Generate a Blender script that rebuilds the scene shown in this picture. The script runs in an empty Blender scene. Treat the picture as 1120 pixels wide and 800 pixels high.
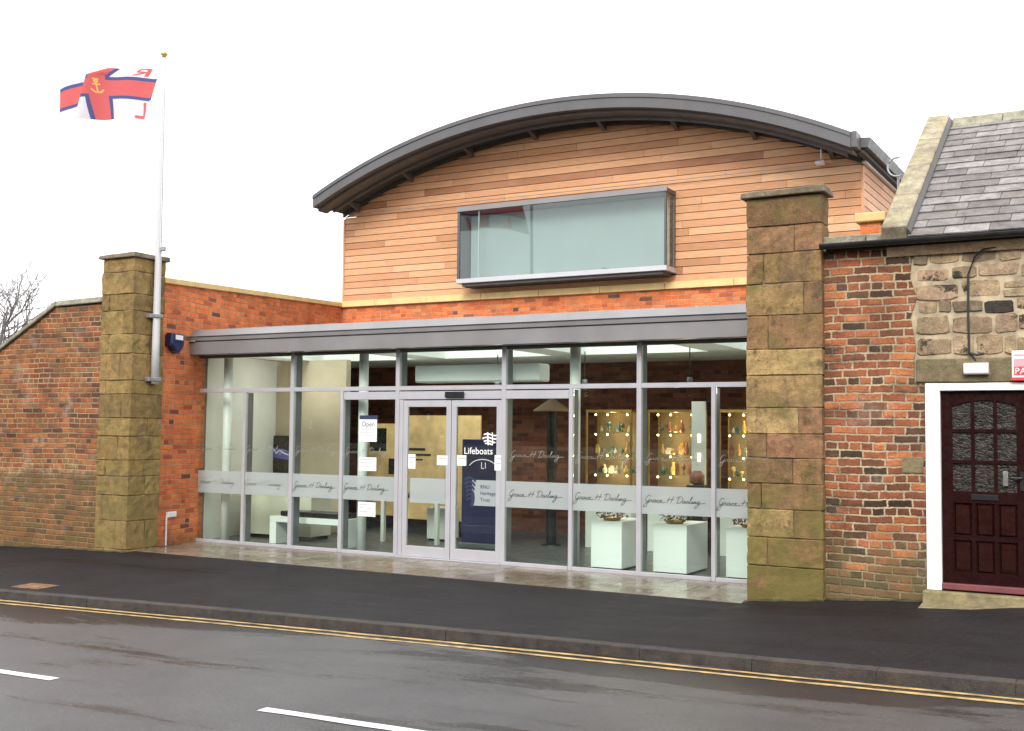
import bpy, bmesh, math, random
from mathutils import Vector, Matrix, noise
random.seed(7)
S = bpy.context.scene
COL = S.collection
R_ = math.radians

# ------------------------------------------------------------------ helpers
class MB:
    """collects faces in world metres; builds one mesh object"""
    def __init__(s): s.v=[]; s.f=[]; s.t=[]; s.m=[]
    def face(s, pts, tone=.5, mi=0):
        b=len(s.v); s.v += [tuple(p) for p in pts]; s.f.append(tuple(range(b,b+len(pts)))); s.t.append(tone); s.m.append(mi)
    def hexa(s, p, tone=.5, mi=0):
        # p: 8 corners, 0-3 bottom ccw, 4-7 top ccw
        b=len(s.v); s.v += [tuple(q) for q in p]
        for f in ((0,3,2,1),(4,5,6,7),(0,1,5,4),(1,2,6,5),(2,3,7,6),(3,0,4,7)):
            s.f.append(tuple(b+i for i in f)); s.t.append(tone); s.m.append(mi)
    def box(s, x0,x1,y0,y1,z0,z1, tone=.5, mi=0, jit=0):
        p=[(x0,y0,z0),(x1,y0,z0),(x1,y1,z0),(x0,y1,z0),(x0,y0,z1),(x1,y0,z1),(x1,y1,z1),(x0,y1,z1)]
        if jit: p=[tuple(c+random.uniform(-jit,jit) for c in q) for q in p]
        s.hexa(p,tone,mi)
    def prism(s, poly, axis, a, b, tone=.5, mi=0):
        # poly: list of 2D points; axis 'x': (y,z) swept in x; 'y': (x,z) swept in y; 'z': (x,y) swept in z
        def P(q,t): return {'x':(t,q[0],q[1]),'y':(q[0],t,q[1]),'z':(q[0],q[1],t)}[axis]
        n=len(poly); A=[P(q,a) for q in poly]; B=[P(q,b) for q in poly]; k=len(s.v)
        s.v += A+B
        s.f.append(tuple(k+i for i in range(n))[::-1]); s.f.append(tuple(k+n+i for i in range(n)))
        s.t += [tone,tone]; s.m += [mi,mi]
        for i in range(n):
            j=(i+1)%n; s.f.append((k+i,k+j,k+n+j,k+n+i)); s.t.append(tone); s.m.append(mi)
    def tube(s, path, r, n=8, tone=.5, mi=0, caps=True):
        path=[Vector(p) for p in path]; rings=[]
        for i,p in enumerate(path):
            d=(path[min(i+1,len(path)-1)]-path[max(i-1,0)]).normalized()
            a=Vector((0,0,1)) if abs(d.z)<.9 else Vector((1,0,0))
            u=d.cross(a).normalized(); w=d.cross(u).normalized()
            rr=r[i] if isinstance(r,(list,tuple)) else r
            k=len(s.v)
            s.v += [tuple(p+u*(rr*math.cos(2*math.pi*j/n))+w*(rr*math.sin(2*math.pi*j/n))) for j in range(n)]
            rings.append(k)
        for a,b in zip(rings,rings[1:]):
            for j in range(n):
                q=(j+1)%n; s.f.append((a+j,a+q,b+q,b+j)); s.t.append(tone); s.m.append(mi)
        if caps:
            s.f.append(tuple(rings[0]+j for j in range(n))[::-1]); s.f.append(tuple(rings[-1]+j for j in range(n)))
            s.t+=[tone,tone]; s.m+=[mi,mi]
    def lathe(s, prof, c, n=16, tone=.5, mi=0):
        # prof: (r,z)
        k=len(s.v)
        for r,z in prof:
            s.v += [(c[0]+r*math.cos(2*math.pi*j/n),c[1]+r*math.sin(2*math.pi*j/n),c[2]+z) for j in range(n)]
        for i in range(len(prof)-1):
            for j in range(n):
                q=(j+1)%n; s.f.append((k+i*n+j,k+i*n+q,k+(i+1)*n+q,k+(i+1)*n+j)); s.t.append(tone); s.m.append(mi)
        s.f.append(tuple(k+j for j in range(n))[::-1]); s.t.append(tone); s.m.append(mi)
        e=k+(len(prof)-1)*n; s.f.append(tuple(e+j for j in range(n))); s.t.append(tone); s.m.append(mi)
    def build(s, name, mats, parent=None, bevel=0, seg=1, smooth=False, uvf=None, rough=0):
        me=bpy.data.meshes.new(name); me.from_pydata(s.v,[],s.f)
        if not isinstance(mats,(list,tuple)): mats=[mats]
        for m in mats: me.materials.append(m)
        ca=me.color_attributes.new('tone','FLOAT_COLOR','CORNER')
        for p in me.polygons:
            p.material_index=s.m[p.index]; t=s.t[p.index]
            for li in p.loop_indices: ca.data[li].color=(t,t,t,1)
        bm=bmesh.new(); bm.from_mesh(me)
        bmesh.ops.recalc_face_normals(bm,faces=bm.faces)
        if bevel:
            bmesh.ops.bevel(bm,geom=[e for e in bm.edges if e.is_manifold],offset=bevel,segments=seg,affect='EDGES',profile=.5,clamp_overlap=True)
        if rough:
            bmesh.ops.subdivide_edges(bm,edges=[e for e in bm.edges if e.calc_length()>.08],cuts=3,use_grid_fill=True)
            bm.normal_update()
            for v in bm.verts:
                k=noise.noise(v.co*5)*.6+noise.noise(v.co*17)*.5+noise.noise(v.co*41)*.35
                v.co+=v.normal*(k*rough)
        uv=bm.loops.layers.uv.new('UVMap')
        for f in bm.faces:
            n=f.normal; ax=max(range(3),key=lambda i:abs(n[i]))
            for l in f.loops:
                c=l.vert.co
                if uvf: l[uv].uv=uvf(c)
                else: l[uv].uv=((c.y,c.z),(c.x,c.z),(c.x,c.y))[ax]
            f.smooth=smooth
        bm.to_mesh(me); bm.free()
        o=bpy.data.objects.new(name,me); COL.objects.link(o)
        if parent is not None: attach(o,parent)
        return o

def wloc(o):
    v=Vector(o.location)
    while o.parent: o=o.parent; v+=Vector(o.location)
    return v
def attach(o,parent):
    o.parent=parent; o.location=-wloc(parent)
def tag(o,label=None,cat=None,group=None,kind=None):
    if label: o['label']=label
    if cat: o['category']=cat
    if group: o['group']=group
    if kind: o['kind']=kind
    return o
def thing(name,label,cat,loc,group=None):
    o=bpy.data.objects.new(name,None); COL.objects.link(o); o.location=loc; o.empty_display_size=.2
    return tag(o,label,cat,group)
def copy_tree(o,parent=None):
    c=o.copy(); COL.objects.link(c)
    if parent is not None: c.parent=parent
    for ch in list(o.children): copy_tree(ch,c)
    return c

def text_mb(name,body,loc,size,mat,parent=None,align='LEFT',xscale=1,extrude=.0006,shear=0,bold=0):
    """a line of lettering on a wall that faces -y; loc is the left/centre of its baseline"""
    cu=bpy.data.curves.new('lettering','FONT'); cu.body=body; cu.size=size; cu.align_x=align; cu.extrude=extrude; cu.shear=shear; cu.offset=bold
    ob=bpy.data.objects.new('lettering',cu); COL.objects.link(ob)
    bpy.context.view_layer.update()
    me=bpy.data.meshes.new_from_object(ob); me.name=name
    bpy.data.objects.remove(ob); bpy.data.curves.remove(cu)
    me.transform(Matrix.Translation(Vector(loc))@Matrix.Rotation(math.pi/2,4,'X')@Matrix.Scale(xscale,4,(1,0,0)))
    me.materials.clear(); me.materials.append(mat)
    o=bpy.data.objects.new(name,me); COL.objects.link(o)
    if parent is not None: attach(o,parent)
    return o

# ------------------------------------------------------------------ materials
class NT:
    def __init__(s,name):
        s.mat=bpy.data.materials.new(name); s.mat.use_nodes=True; s.t=s.mat.node_tree
        s.b=s.t.nodes['Principled BSDF']; s.out=s.t.nodes['Material Output']
    def n(s,typ,props=None,**ins):
        nd=s.t.nodes.new('ShaderNode'+typ)
        for k,v in (props or {}).items(): setattr(nd,k,v)
        for k,v in ins.items(): s.set(nd,k.replace('_',' '),v)
        return nd
    def set(s,nd,key,v):
        if isinstance(key,str) and key.isdigit(): key=int(key)
        i=nd.inputs[key]
        if isinstance(v,bpy.types.NodeSocket): s.t.links.new(v,i)
        else: i.default_value=v
    def math(s,op,a,b=None,c=None,clamp=False):
        nd=s.t.nodes.new('ShaderNodeMath'); nd.operation=op; nd.use_clamp=clamp
        for i,v in enumerate((a,b,c)):
            if v is not None: s.set(nd,i,v)
        return nd.outputs[0]
    def mix(s,f,a,b,mode='MIX'):
        nd=s.t.nodes.new('ShaderNodeMix'); nd.data_type='RGBA'; nd.blend_type=mode; nd.clamp_factor=True
        s.set(nd,0,f); s.set(nd,6,a); s.set(nd,7,b); return nd.outputs[2]
    def ramp(s,f,stops,interp='LINEAR'):
        nd=s.t.nodes.new('ShaderNodeValToRGB'); nd.color_ramp.interpolation=interp
        el=nd.color_ramp.elements
        while len(el)<len(stops): el.new(.5)
        for e,(p,c) in zip(el,stops):
            e.position=p; e.color=(c,c,c,1) if not isinstance(c,(tuple,list)) else (*c[:3],1)
        s.set(nd,0,f); return nd.outputs[0]
    def mapr(s,v,a,b,c=0.,d=1.,smooth=False):
        nd=s.t.nodes.new('ShaderNodeMapRange'); nd.interpolation_type='SMOOTHSTEP' if smooth else 'LINEAR'
        for i,x in enumerate((v,a,b,c,d)): s.set(nd,i,x)
        return nd.outputs[0]
    def noise(s,vec,scale,detail=4,rough=.55,out='Fac',dist=0):
        nd=s.n('TexNoise',None,Vector=vec,Scale=scale,Detail=detail,Roughness=rough,Distortion=dist); return nd.outputs[out]
    def bump(s,h,strength=.5,dist=.01):
        return s.n('Bump',None,Height=h,Strength=strength,Distance=dist).outputs[0]
    def geo(s): return s.t.nodes.new('ShaderNodeNewGeometry').outputs['Position']
    def uv(s):
        nd=s.t.nodes.new('ShaderNodeUVMap'); nd.uv_map='UVMap'; return nd.outputs[0]
    def tone(s):
        nd=s.t.nodes.new('ShaderNodeVertexColor'); nd.layer_name='tone'; return nd.outputs[0]
    def scale(s,vec,x,y,z): return s.n('Mapping',None,Vector=vec,Scale=(x,y,z)).outputs[0]
    def P(s,**k):
        for a,v in k.items(): s.set(s.b,a.replace('_',' '),v)
        return s.mat
def c4(r,g,b): return (r,g,b,1)

def simple(name,col,rough=.6,metal=0,spec=.5,var=.12,vscale=6,bump=0,bscale=80,coat=0):
    t=NT(name); p=t.geo(); nz=t.noise(p,vscale)
    f=t.mapr(nz,.3,.7,1-var,1+var)
    c=t.mix(1.,c4(*col),f,'MULTIPLY')
    t.P(Base_Color=c,Roughness=t.mapr(t.noise(p,vscale*2.3),.3,.7,max(.02,rough-.08),min(1,rough+.08)),Metallic=metal)
    t.set(t.b,'Specular IOR Level',spec)
    if coat: t.set(t.b,'Coat Weight',coat)
    if bump: t.P(Normal=t.bump(t.noise(p,bscale,3),bump,.004))
    return t.mat

def brick(name,palette,mortar,bw=.235,bh=.075,mw=.011,warp=.01,rag=.006,moss=None,soot=0.,lime=0.,bump=.8,hdr=4,rowjit=0.,stain=0.,band=None):
    t=NT(name); uv=t.uv(); pos=t.geo()
    def sub(v,k):
        a=t.n('VectorMath',{'operation':'SUBTRACT'}); t.set(a,0,v); a.inputs[1].default_value=(.5,.5,.5)
        b=t.n('VectorMath',{'operation':'SCALE'}); t.set(b,0,a.outputs[0]); b.inputs['Scale'].default_value=k; return b.outputs[0]
    def add(a_,b_):
        a=t.n('VectorMath',{'operation':'ADD'}); t.set(a,0,a_); t.set(a,1,b_); return a.outputs[0]
    w=add(uv,sub(t.noise(uv,1.3,2,out='Color'),warp*3)); w=add(w,sub(t.noise(uv,28,3,out='Color'),rag*2))
    sp=t.n('SeparateXYZ',None,Vector=w); u,v=sp.outputs[0],sp.outputs[1]
    vr=t.math('DIVIDE',v,bh); row=t.math('FLOOR',vr)
    rr=t.n('TexWhiteNoise',{'noise_dimensions':'1D'},W=row).outputs['Value']
    off=t.math('MULTIPLY',t.math('MODULO',t.math('ABSOLUTE',row),2.),.5)
    if rowjit: off=t.math('ADD',off,t.math('MULTIPLY',rr,rowjit))
    h=t.math('LESS_THAN',t.math('MODULO',t.math('ADD',t.math('ABSOLUTE',row),.1),float(hdr)),1.)
    sc=t.math('ADD',h,1.)
    uu=t.math('ADD',t.math('MULTIPLY',t.math('DIVIDE',u,bw),sc),off)
    col=t.math('FLOOR',uu); fu=t.math('FRACT',uu); fv=t.math('FRACT',vr)
    du=t.math('MULTIPLY',t.math('MINIMUM',fu,t.math('SUBTRACT',1.,fu)),t.math('DIVIDE',bw,sc))
    dv=t.math('MULTIPLY',t.math('MINIMUM',fv,t.math('SUBTRACT',1.,fv)),bh)
    d=t.math('MINIMUM',du,dv)
    mask=t.mapr(d,mw*.32,mw*.75,0,1,True)
    cv=t.n('CombineXYZ',None,X=col,Y=row)
    wn=t.n('TexWhiteNoise',{'noise_dimensions':'2D'},Vector=cv.outputs[0])
    bc=t.ramp(wn.outputs['Value'],palette)
    grain=t.mapr(t.noise(uv,45,6,.75),.28,.72,.5,1.5)
    blot=t.mapr(t.noise(uv,5,3),.3,.7,.8,1.2)
    bc=t.mix(1.,bc,grain,'MULTIPLY'); bc=t.mix(1.,bc,blot,'MULTIPLY')
    mc=t.mix(1.,c4(*mortar),t.mapr(t.noise(uv,40,4),.3,.7,.7,1.25),'MULTIPLY')
    mc=t.mix(t.mapr(t.noise(uv,2.2,4),.42,.62),mc,c4(*[x*.55 for x in mortar]))
    if stain:
        q=t.mapr(t.noise(t.scale(uv,1.,1.6,1),1.1,5,.65),.42,.62,0,1)
        bc=t.mix(t.math('MULTIPLY',q,stain),bc,t.mix(1.,bc,c4(.50,.42,.36),'MULTIPLY'))
        bc=t.mix(t.mapr(t.noise(uv,13,5,.75),.55,.72,0,stain),bc,c4(.085,.055,.03))
    c=t.mix(mask,mc,bc)
    if lime:
        c=t.mix(t.math('MULTIPLY',t.mapr(t.noise(uv,1.7,6,.7),.56,.72),lime),c,c4(.5,.42,.34))
    if soot:
        c=t.mix(t.math('MULTIPLY',t.mapr(t.noise(t.scale(uv,1.,2.2,1),1.5,6,.7),.52,.68),soot),c,c4(.035,.03,.024))
    if moss:
        z0,z1,amt,mcol=moss
        zz=t.n('SeparateXYZ',None,Vector=pos).outputs[2]
        zf=t.mapr(zz,z0,z1,1.,0.)
        if band:   # pale lichen ledge and the dark damp courses under it
            wob=t.math('ADD',zz,t.math('MULTIPLY',t.noise(uv,2.,4),.35))
            dk=t.math('MULTIPLY',t.mapr(wob,band[0]-.45,band[0]+.1,0,1,True),t.mapr(wob,band[1]+.02,band[1]+.1,1,0))
            c=t.mix(t.math('MULTIPLY',t.math('MULTIPLY',dk,.85),t.mapr(t.noise(uv,4,6,.7),.35,.6)),c,t.mix(t.noise(uv,22,5,.7),c4(.05,.04,.02),c4(.16,.13,.06)))
            ld=t.math('MULTIPLY',t.mapr(wob,band[1]-.02,band[1]+.06,0,1,True),t.mapr(wob,band[1]+.08,band[1]+.2,1,0,True))
            c=t.mix(t.math('MULTIPLY',ld,t.mapr(t.noise(uv,9,5,.7),.45,.62,0,.55)),c,c4(.38,.33,.2))
        k=t.math('MULTIPLY',t.mapr(t.math('ADD',t.noise(uv,3.,6,.7),t.math('MULTIPLY',zf,.45)),.62,.85),amt)
        c=t.mix(k,c,c4(*mcol))
    hgt=t.math('ADD',mask,t.math('MULTIPLY',t.noise(uv,60,4),.35))
    t.P(Base_Color=c,Roughness=.88,Normal=t.bump(hgt,bump,.012))
    t.set(t.b,'Specular IOR Level',.25)
    return t.mat

M={}
M['old_brick']=brick('old_brick',[(0,(.09,.045,.03)),(.12,(.15,.065,.04)),(.3,(.23,.07,.027)),(.5,(.35,.115,.04)),(.68,(.30,.12,.045)),(.85,(.19,.085,.038)),(1,(.21,.125,.05))],(.36,.25,.14),moss=(-.1,1.2,.5,(.10,.08,.03)),soot=.6,lime=.35,rowjit=.4,mw=.015,warp=.016,rag=.011,stain=.6,band=(.95,1.2))
M['right_brick']=brick('right_brick',[(0,(.05,.036,.026)),(.16,(.10,.055,.035)),(.36,(.27,.09,.045)),(.5,(.39,.14,.06)),(.64,(.48,.175,.07)),(.76,(.31,.105,.05)),(.88,(.19,.075,.04)),(1,(.11,.07,.04))],(.44,.345,.22),moss=(.05,1.0,.75,(.12,.10,.045)),soot=.8,lime=.3,rowjit=.5,bh=.08,bw=.235,mw=.017,warp=.02,rag=.014,stain=.75)
M['new_brick']=brick('new_brick',[(0,(.36,.085,.04)),(.15,(.54,.135,.048)),(.5,(.62,.16,.055)),(.9,(.66,.20,.07)),(.97,(.42,.11,.05)),(.985,(.16,.06,.04)),(1,(.12,.055,.04))],(.46,.28,.17),moss=(-.1,.35,.5,(.13,.09,.04)),soot=.15,lime=.10,mw=.011,warp=.006,rag=.005,bump=.6,stain=.22)
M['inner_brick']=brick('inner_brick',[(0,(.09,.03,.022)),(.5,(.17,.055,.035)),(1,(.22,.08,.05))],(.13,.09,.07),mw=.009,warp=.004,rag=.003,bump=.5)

def stone(name,cols,moss=0.,mosscol=(.12,.105,.03),zlow=0.,lichen=0.,bump=.7,scale=1.,spec=.25,blk=0.,dark=.6,stains=0.):
    t=NT(name); p=t.geo(); tn=t.tone()
    c=t.ramp(tn,[(i/(len(cols)-1),k) for i,k in enumerate(cols)])
    c=t.mix(1.,c,t.mapr(t.noise(p,9*scale,8,.75),.28,.72,.5,1.5),'MULTIPLY')
    c=t.mix(1.,c,t.mapr(t.noise(p,70*scale,4,.7),.25,.75,.7,1.3),'MULTIPLY')
    c=t.mix(t.mapr(t.noise(p,2.3*scale,6,.7),.5,.68,0,dark),c,c4(.09,.065,.045))
    if stains:
        c=t.mix(t.mapr(t.noise(t.scale(p,1.,1.,.7),6,8,.78),.53,.64,0,stains),c,c4(.055,.038,.022))
        c=t.mix(t.mapr(t.noise(p,19,6,.75),.56,.68,0,stains*.8),c,c4(.06,.045,.028))
    if blk: c=t.mix(t.mapr(t.noise(p,2.6,7,.75),.585,.63,0,blk),c,c4(.022,.021,.02))
    zz=t.n('SeparateXYZ',None,Vector=p).outputs[2]
    zf=t.mapr(zz,0.,1.6,zlow,0.)
    k=t.math('MULTIPLY',t.mapr(t.math('ADD',t.noise(p,3.2*scale,6,.7),zf),.5,.75),moss)
    c=t.mix(k,c,c4(*mosscol))
    if lichen: c=t.mix(t.mapr(t.noise(p,14,5,.7),.58,.68,0,lichen),c,c4(.42,.40,.30))
    h=t.math('ADD',t.noise(p,14*scale,8,.75),t.math('MULTIPLY',t.noise(p,90,3),.5))
    t.P(Base_Color=c,Roughness=.88,Normal=t.bump(h,bump,.02)); t.set(t.b,'Specular IOR Level',spec)
    return t.mat
M['ashlar_left']=stone('ashlar_left',[(0.165,0.109,0.043),(0.220,0.147,0.053),(0.260,0.180,0.065),(0.270,0.162,0.067)],moss=.45,zlow=.3,mosscol=(.15,.125,.045),stains=.5)
M['ashlar_right']=stone('ashlar_right',[(0.138,0.078,0.038),(0.184,0.109,0.052),(0.221,0.126,0.062),(0.248,0.131,0.070),(0.221,0.139,0.059),(0.368,0.252,0.112)],moss=.75,zlow=.3,mosscol=(.135,.12,.03),dark=.6,stains=.75)
M['cap_stone']=stone('cap_stone',[(.14,.11,.08),(.2,.16,.12)],moss=.5,mosscol=(.1,.1,.035),lichen=.3)
M['coping_old']=stone('coping_old',[(.2,.19,.14),(.3,.29,.22)],moss=.4,mosscol=(.13,.13,.06),lichen=.5)
M['coping_new']=simple('sandy_coping',(.62,.44,.20),.8,var=.14,vscale=5,bump=.3)
M['rubble']=stone('rubble',[(.03,.029,.027),(.20,.15,.10),(.29,.21,.13),(.36,.26,.155),(.42,.31,.2),(.36,.235,.155)],moss=.15,mosscol=(.15,.13,.075),lichen=.3,bump=1.,blk=.9)
M['mortar']=simple('mortar',(.38,.31,.21),.95,var=.35,vscale=9,bump=.8,bscale=50)
M['dark_mortar']=simple('dark_mortar',(.20,.155,.095),.95,var=.35,vscale=9,bump=.8,bscale=50)
M['slate']=stone('slate',[(.12,.108,.107),(.16,.146,.143),(.185,.17,.166),(.23,.213,.208)],moss=.15,mosscol=(.2,.19,.12),bump=.25,spec=.5)
M['skew']=stone('skew',[(.28,.24,.17),(.38,.33,.24)],moss=.5,mosscol=(.22,.22,.05),lichen=.4)
M['lintel']=stone('lintel',[(.15,.12,.07),(.2,.16,.09)],moss=.5,mosscol=(.12,.11,.045))

def timber():
    t=NT('cedar_cladding'); uv=t.uv(); tn=t.tone(); p=t.geo()
    c=t.ramp(tn,[(0,(.31,.135,.065)),(.25,(.44,.21,.10)),(.5,(.54,.28,.145)),(.75,(.59,.325,.175)),(1,(.68,.42,.25))])
    g=t.noise(t.scale(uv,1.6,38,1),3,6,.65)
    c=t.mix(1.,c,t.mapr(g,.3,.7,.7,1.25),'MULTIPLY')
    c=t.mix(t.mapr(t.noise(uv,.8,3),.45,.7,0,.25),c,c4(.58,.33,.21))
    t.P(Base_Color=c,Roughness=.6,Normal=t.bump(g,.15,.004)); t.set(t.b,'Specular IOR Level',.35)
    return t.mat
M['timber']=timber()
M['zinc']=simple('zinc',(.215,.208,.212),.45,metal=.25,var=.1,vscale=2)
M['zinc_roof']=simple('zinc_roof',(.086,.083,.088),.45,metal=.25,var=.1,vscale=2)
M['zinc_dark']=simple('zinc_dark',(.085,.078,.078),.5,metal=.1,var=.1,vscale=2)
M['soffit']=simple('soffit',(.05,.047,.047),.7,var=.1)
M['alu']=simple('alu',(.46,.455,.49),.38,metal=.25,var=.05,vscale=3)
M['alu_dark']=simple('alu_dark',(.16,.165,.17),.45,metal=.2,var=.05)
M['white']=simple('white_paint',(.80,.80,.78),.5,var=.03,vscale=2)
M['offwhite']=simple('offwhite_plaster',(.72,.71,.66),.8,var=.05,vscale=2)
M['cream']=simple('cream_board',(.66,.62,.5),.7,var=.05)
M['beige']=simple('beige_plaster',(.46,.37,.27),.85,var=.07,vscale=2)
M['black']=simple('black_plastic',(.012,.012,.013),.35,var=.1)
M['black_metal']=simple('black_gutter',(.01,.01,.011),.4,var=.2)
M['navy']=simple('navy_plastic',(.008,.015,.07),.35,var=.1)
M['ceiling']=simple('ceiling_paint',(.80,.83,.82),.9,var=.02)
M['floor']=simple('floor_tile',(.10,.105,.11),.35,var=.15,vscale=3)
M['gold']=simple('gilt_metal',(.45,.28,.08),.35,metal=.8,var=.1)
M['steel']=simple('steel',(.55,.55,.56),.3,metal=.9,var=.05)
M['galv']=simple('galvanised',(.30,.31,.33),.45,metal=.6,var=.15)
M['upvc']=simple('white_upvc',(.82,.81,.77),.45,var=.04,vscale=3)
M['mahogany']=simple('mahogany_paint',(.016,.0035,.0035),.3,var=.2,vscale=8,spec=.22)
M['mahogany_red']=simple('mahogany_panel',(.020,.0045,.0035),.25,var=.2,vscale=8,spec=.3)
M['sill_red']=simple('red_sill',(.17,.045,.05),.55,var=.15)
M['step']=stone('step',[(.2,.17,.09),(.28,.23,.13)],moss=.5,mosscol=(.14,.13,.04),bump=.4)
M['paper']=simple('paper',(.76,.80,.80),.6,var=.03)
M['ink']=simple('ink_blue',(.018,.028,.07),.6,var=.05)
M['ink_grey']=simple('ink_grey',(.10,.11,.12),.6,var=.05)
M['white_ink']=simple('white_vinyl',(.85,.86,.86),.5,var=.02)
M['frost_script']=simple('frost_script',(.42,.43,.43),.6,var=.05)
M['red_ink']=simple('red_ink',(.62,.035,.06),.55,var=.05)
M['pink']=simple('pink_ink',(.75,.30,.33),.55,var=.05)
M['sign_white']=simple('sign_white',(.80,.74,.72),.5,var=.03)
M['rust']=simple('rust_iron',(.19,.095,.045),.8,var=.5,vscale=14,bump=.6)
M['bark']=simple('bark',(.15,.13,.125),.9,var=.2)
M['yellow']=simple('yellow_road_paint',(.40,.265,.095),.5,var=.6,vscale=7)
M['white_road']=simple('white_road_paint',(.72,.72,.70),.5,var=.18,vscale=8)
M['ground']=simple('ground_soil',(.09,.085,.06),.95,var=.3,vscale=.5)
M['foliage']=simple('dried_flowers',(.16,.11,.03),.8,var=.5,vscale=30)
M['flower_red']=simple('flower_red',(.30,.07,.03),.7,var=.4,vscale=30)
M['navy_cloth']=simple('navy_cloth',(.02,.02,.075),.7,var=.1)
M['screen']=simple('dark_board',(.02,.018,.016),.3,var=.1)

def glass(name,tint,refl=1.,rough=0.,wavy=0):
    t=NT(name); t.t.nodes.remove(t.b)
    lw=t.n('LayerWeight',None,Blend=.5).outputs['Facing']
    f=t.math('MULTIPLY',t.math('ADD',t.math('MULTIPLY',t.math('POWER',lw,5.),.95),.04),refl,clamp=True)
    tr=t.n('BsdfTransparent',None,Color=c4(*tint)); gl=t.n('BsdfGlossy',None,Roughness=rough,Color=c4(.95,1,1))
    if wavy:
        nb=t.bump(t.noise(t.geo(),26,3,.6,dist=1.2),wavy,.03); t.set(gl,'Normal',nb)
    mx=t.n('MixShader'); t.set(mx,0,f); t.set(mx,1,tr.outputs[0]); t.set(mx,2,gl.outputs[0])
    t.t.links.new(mx.outputs[0],t.out.inputs[0]); return t.mat
M['glass']=glass('clear_glass',(.935,.985,.962),.95)
M['bay_glass']=glass('bay_glass',(.86,.91,.90),1.3)
def frosted():
    t=NT('frosted_vinyl'); t.t.nodes.remove(t.b)
    tr=t.n('BsdfTransparent',None,Color=c4(.93,.95,.95)); d=t.n('BsdfDiffuse',None,Color=c4(.50,.54,.55)); tl=t.n('BsdfTranslucent',None,Color=c4(.78,.82,.82))
    a=t.n('MixShader'); t.set(a,0,.3); t.set(a,1,d.outputs[0]); t.set(a,2,tl.outputs[0])
    m=t.n('MixShader'); t.set(m,0,.62); t.set(m,1,tr.outputs[0]); t.set(m,2,a.outputs[0])
    t.t.links.new(m.outputs[0],t.out.inputs[0]); return t.mat
M['frost']=frosted()
def obscure():
    t=NT('obscure_glass'); p=t.geo()
    h=t.noise(t.scale(p,1.3,1,3.0),15,2,.5,dist=1.2)
    c=t.ramp(h,[(.38,(.007,.006,.005)),(.55,(.03,.025,.021)),(.75,(.075,.065,.055))])
    t.P(Base_Color=c,Roughness=.3,Normal=t.bump(h,.5,.02)); t.set(t.b,'Specular IOR Level',.25); return t.mat
M['obscure']=obscure()
def emit(name,col,s):
    t=NT(name); t.P(Base_Color=c4(*col),Roughness=.4); t.set(t.b,'Emission Color',c4(*col)); t.set(t.b,'Emission Strength',s); return t.mat
M['bulb']=emit('lamp_glow',(1,.70,.34),7.)
M['lampwhite']=simple('opal_lamp',(.78,.76,.78),.35,var=.03)

def asphalt(name,base,wet_lo,wet_hi,rough_wet,rough_dry,agg,bump,spec=.5,gutter=0.):
    t=NT(name); p=t.geo()
    st=t.scale(p,.28,1.3,1.)
    w=t.noise(st,1.3,9,.68,dist=.5)
    if gutter:
        yy=t.n('SeparateXYZ',None,Vector=p).outputs[1]
        w=t.math('ADD',w,t.math('MULTIPLY',t.mapr(yy,6.9,8.3,0,1,True),gutter))
    wet=t.mapr(w,wet_lo,wet_hi,0,1,True)
    spk=t.noise(p,170,2,.7)
    c=t.mix(1.,c4(*base),t.mapr(spk,.25,.75,1-agg,1+agg),'MULTIPLY')
    c=t.mix(1.,c,t.mapr(t.noise(p,1.2,6,.65),.3,.7,.78,1.22),'MULTIPLY')
    c=t.mix(1.,c,t.mapr(t.noise(p,48,3,.8),.3,.7,1-agg*.7,1+agg*.7),'MULTIPLY')
    c=t.mix(t.mapr(t.noise(p,75,1,.5),.70,.76,0,.5),c,c4(.22,.2,.18))
    c=t.mix(wet,c,t.mix(1.,c,c4(.45,.42,.42),'MULTIPLY'))
    r=t.mapr(wet,0,1,rough_dry,rough_wet)
    t.P(Base_Color=c,Roughness=r,Normal=t.bump(t.math('ADD',t.noise(p,130,3,.7),t.math('MULTIPLY',t.noise(p,40,3,.7),1.2)),bump,.006))
    t.set(t.b,'Specular IOR Level',spec); return t.mat
M['road']=asphalt('wet_road',(.062,.0575,.057),.52,.66,.15,.42,.5,.5,.5,.13)
M['pave']=asphalt('new_tarmac',(.017,.0145,.0155),.42,.75,.45,.7,.45,.5,.13)
def flags():
    t=NT('wet_flagstones'); p=t.geo(); tn=t.tone()
    c=t.ramp(tn,[(0,(.13,.105,.075)),(.5,(.18,.15,.11)),(1,(.23,.2,.155))])
    c=t.mix(1.,c,t.mapr(t.noise(p,7,5),.3,.7,.75,1.25),'MULTIPLY')
    t.P(Base_Color=c,Roughness=t.mapr(t.noise(p,2.4,4),.35,.65,.12,.38),Normal=t.bump(t.noise(p,25,4),.12,.004)); return t.mat
M['flags']=flags()
M['kerb']=stone('kerb',[(.044,.038,.036),(.052,.045,.042),(.058,.05,.047)],moss=.1,bump=.8,spec=.3)

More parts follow.
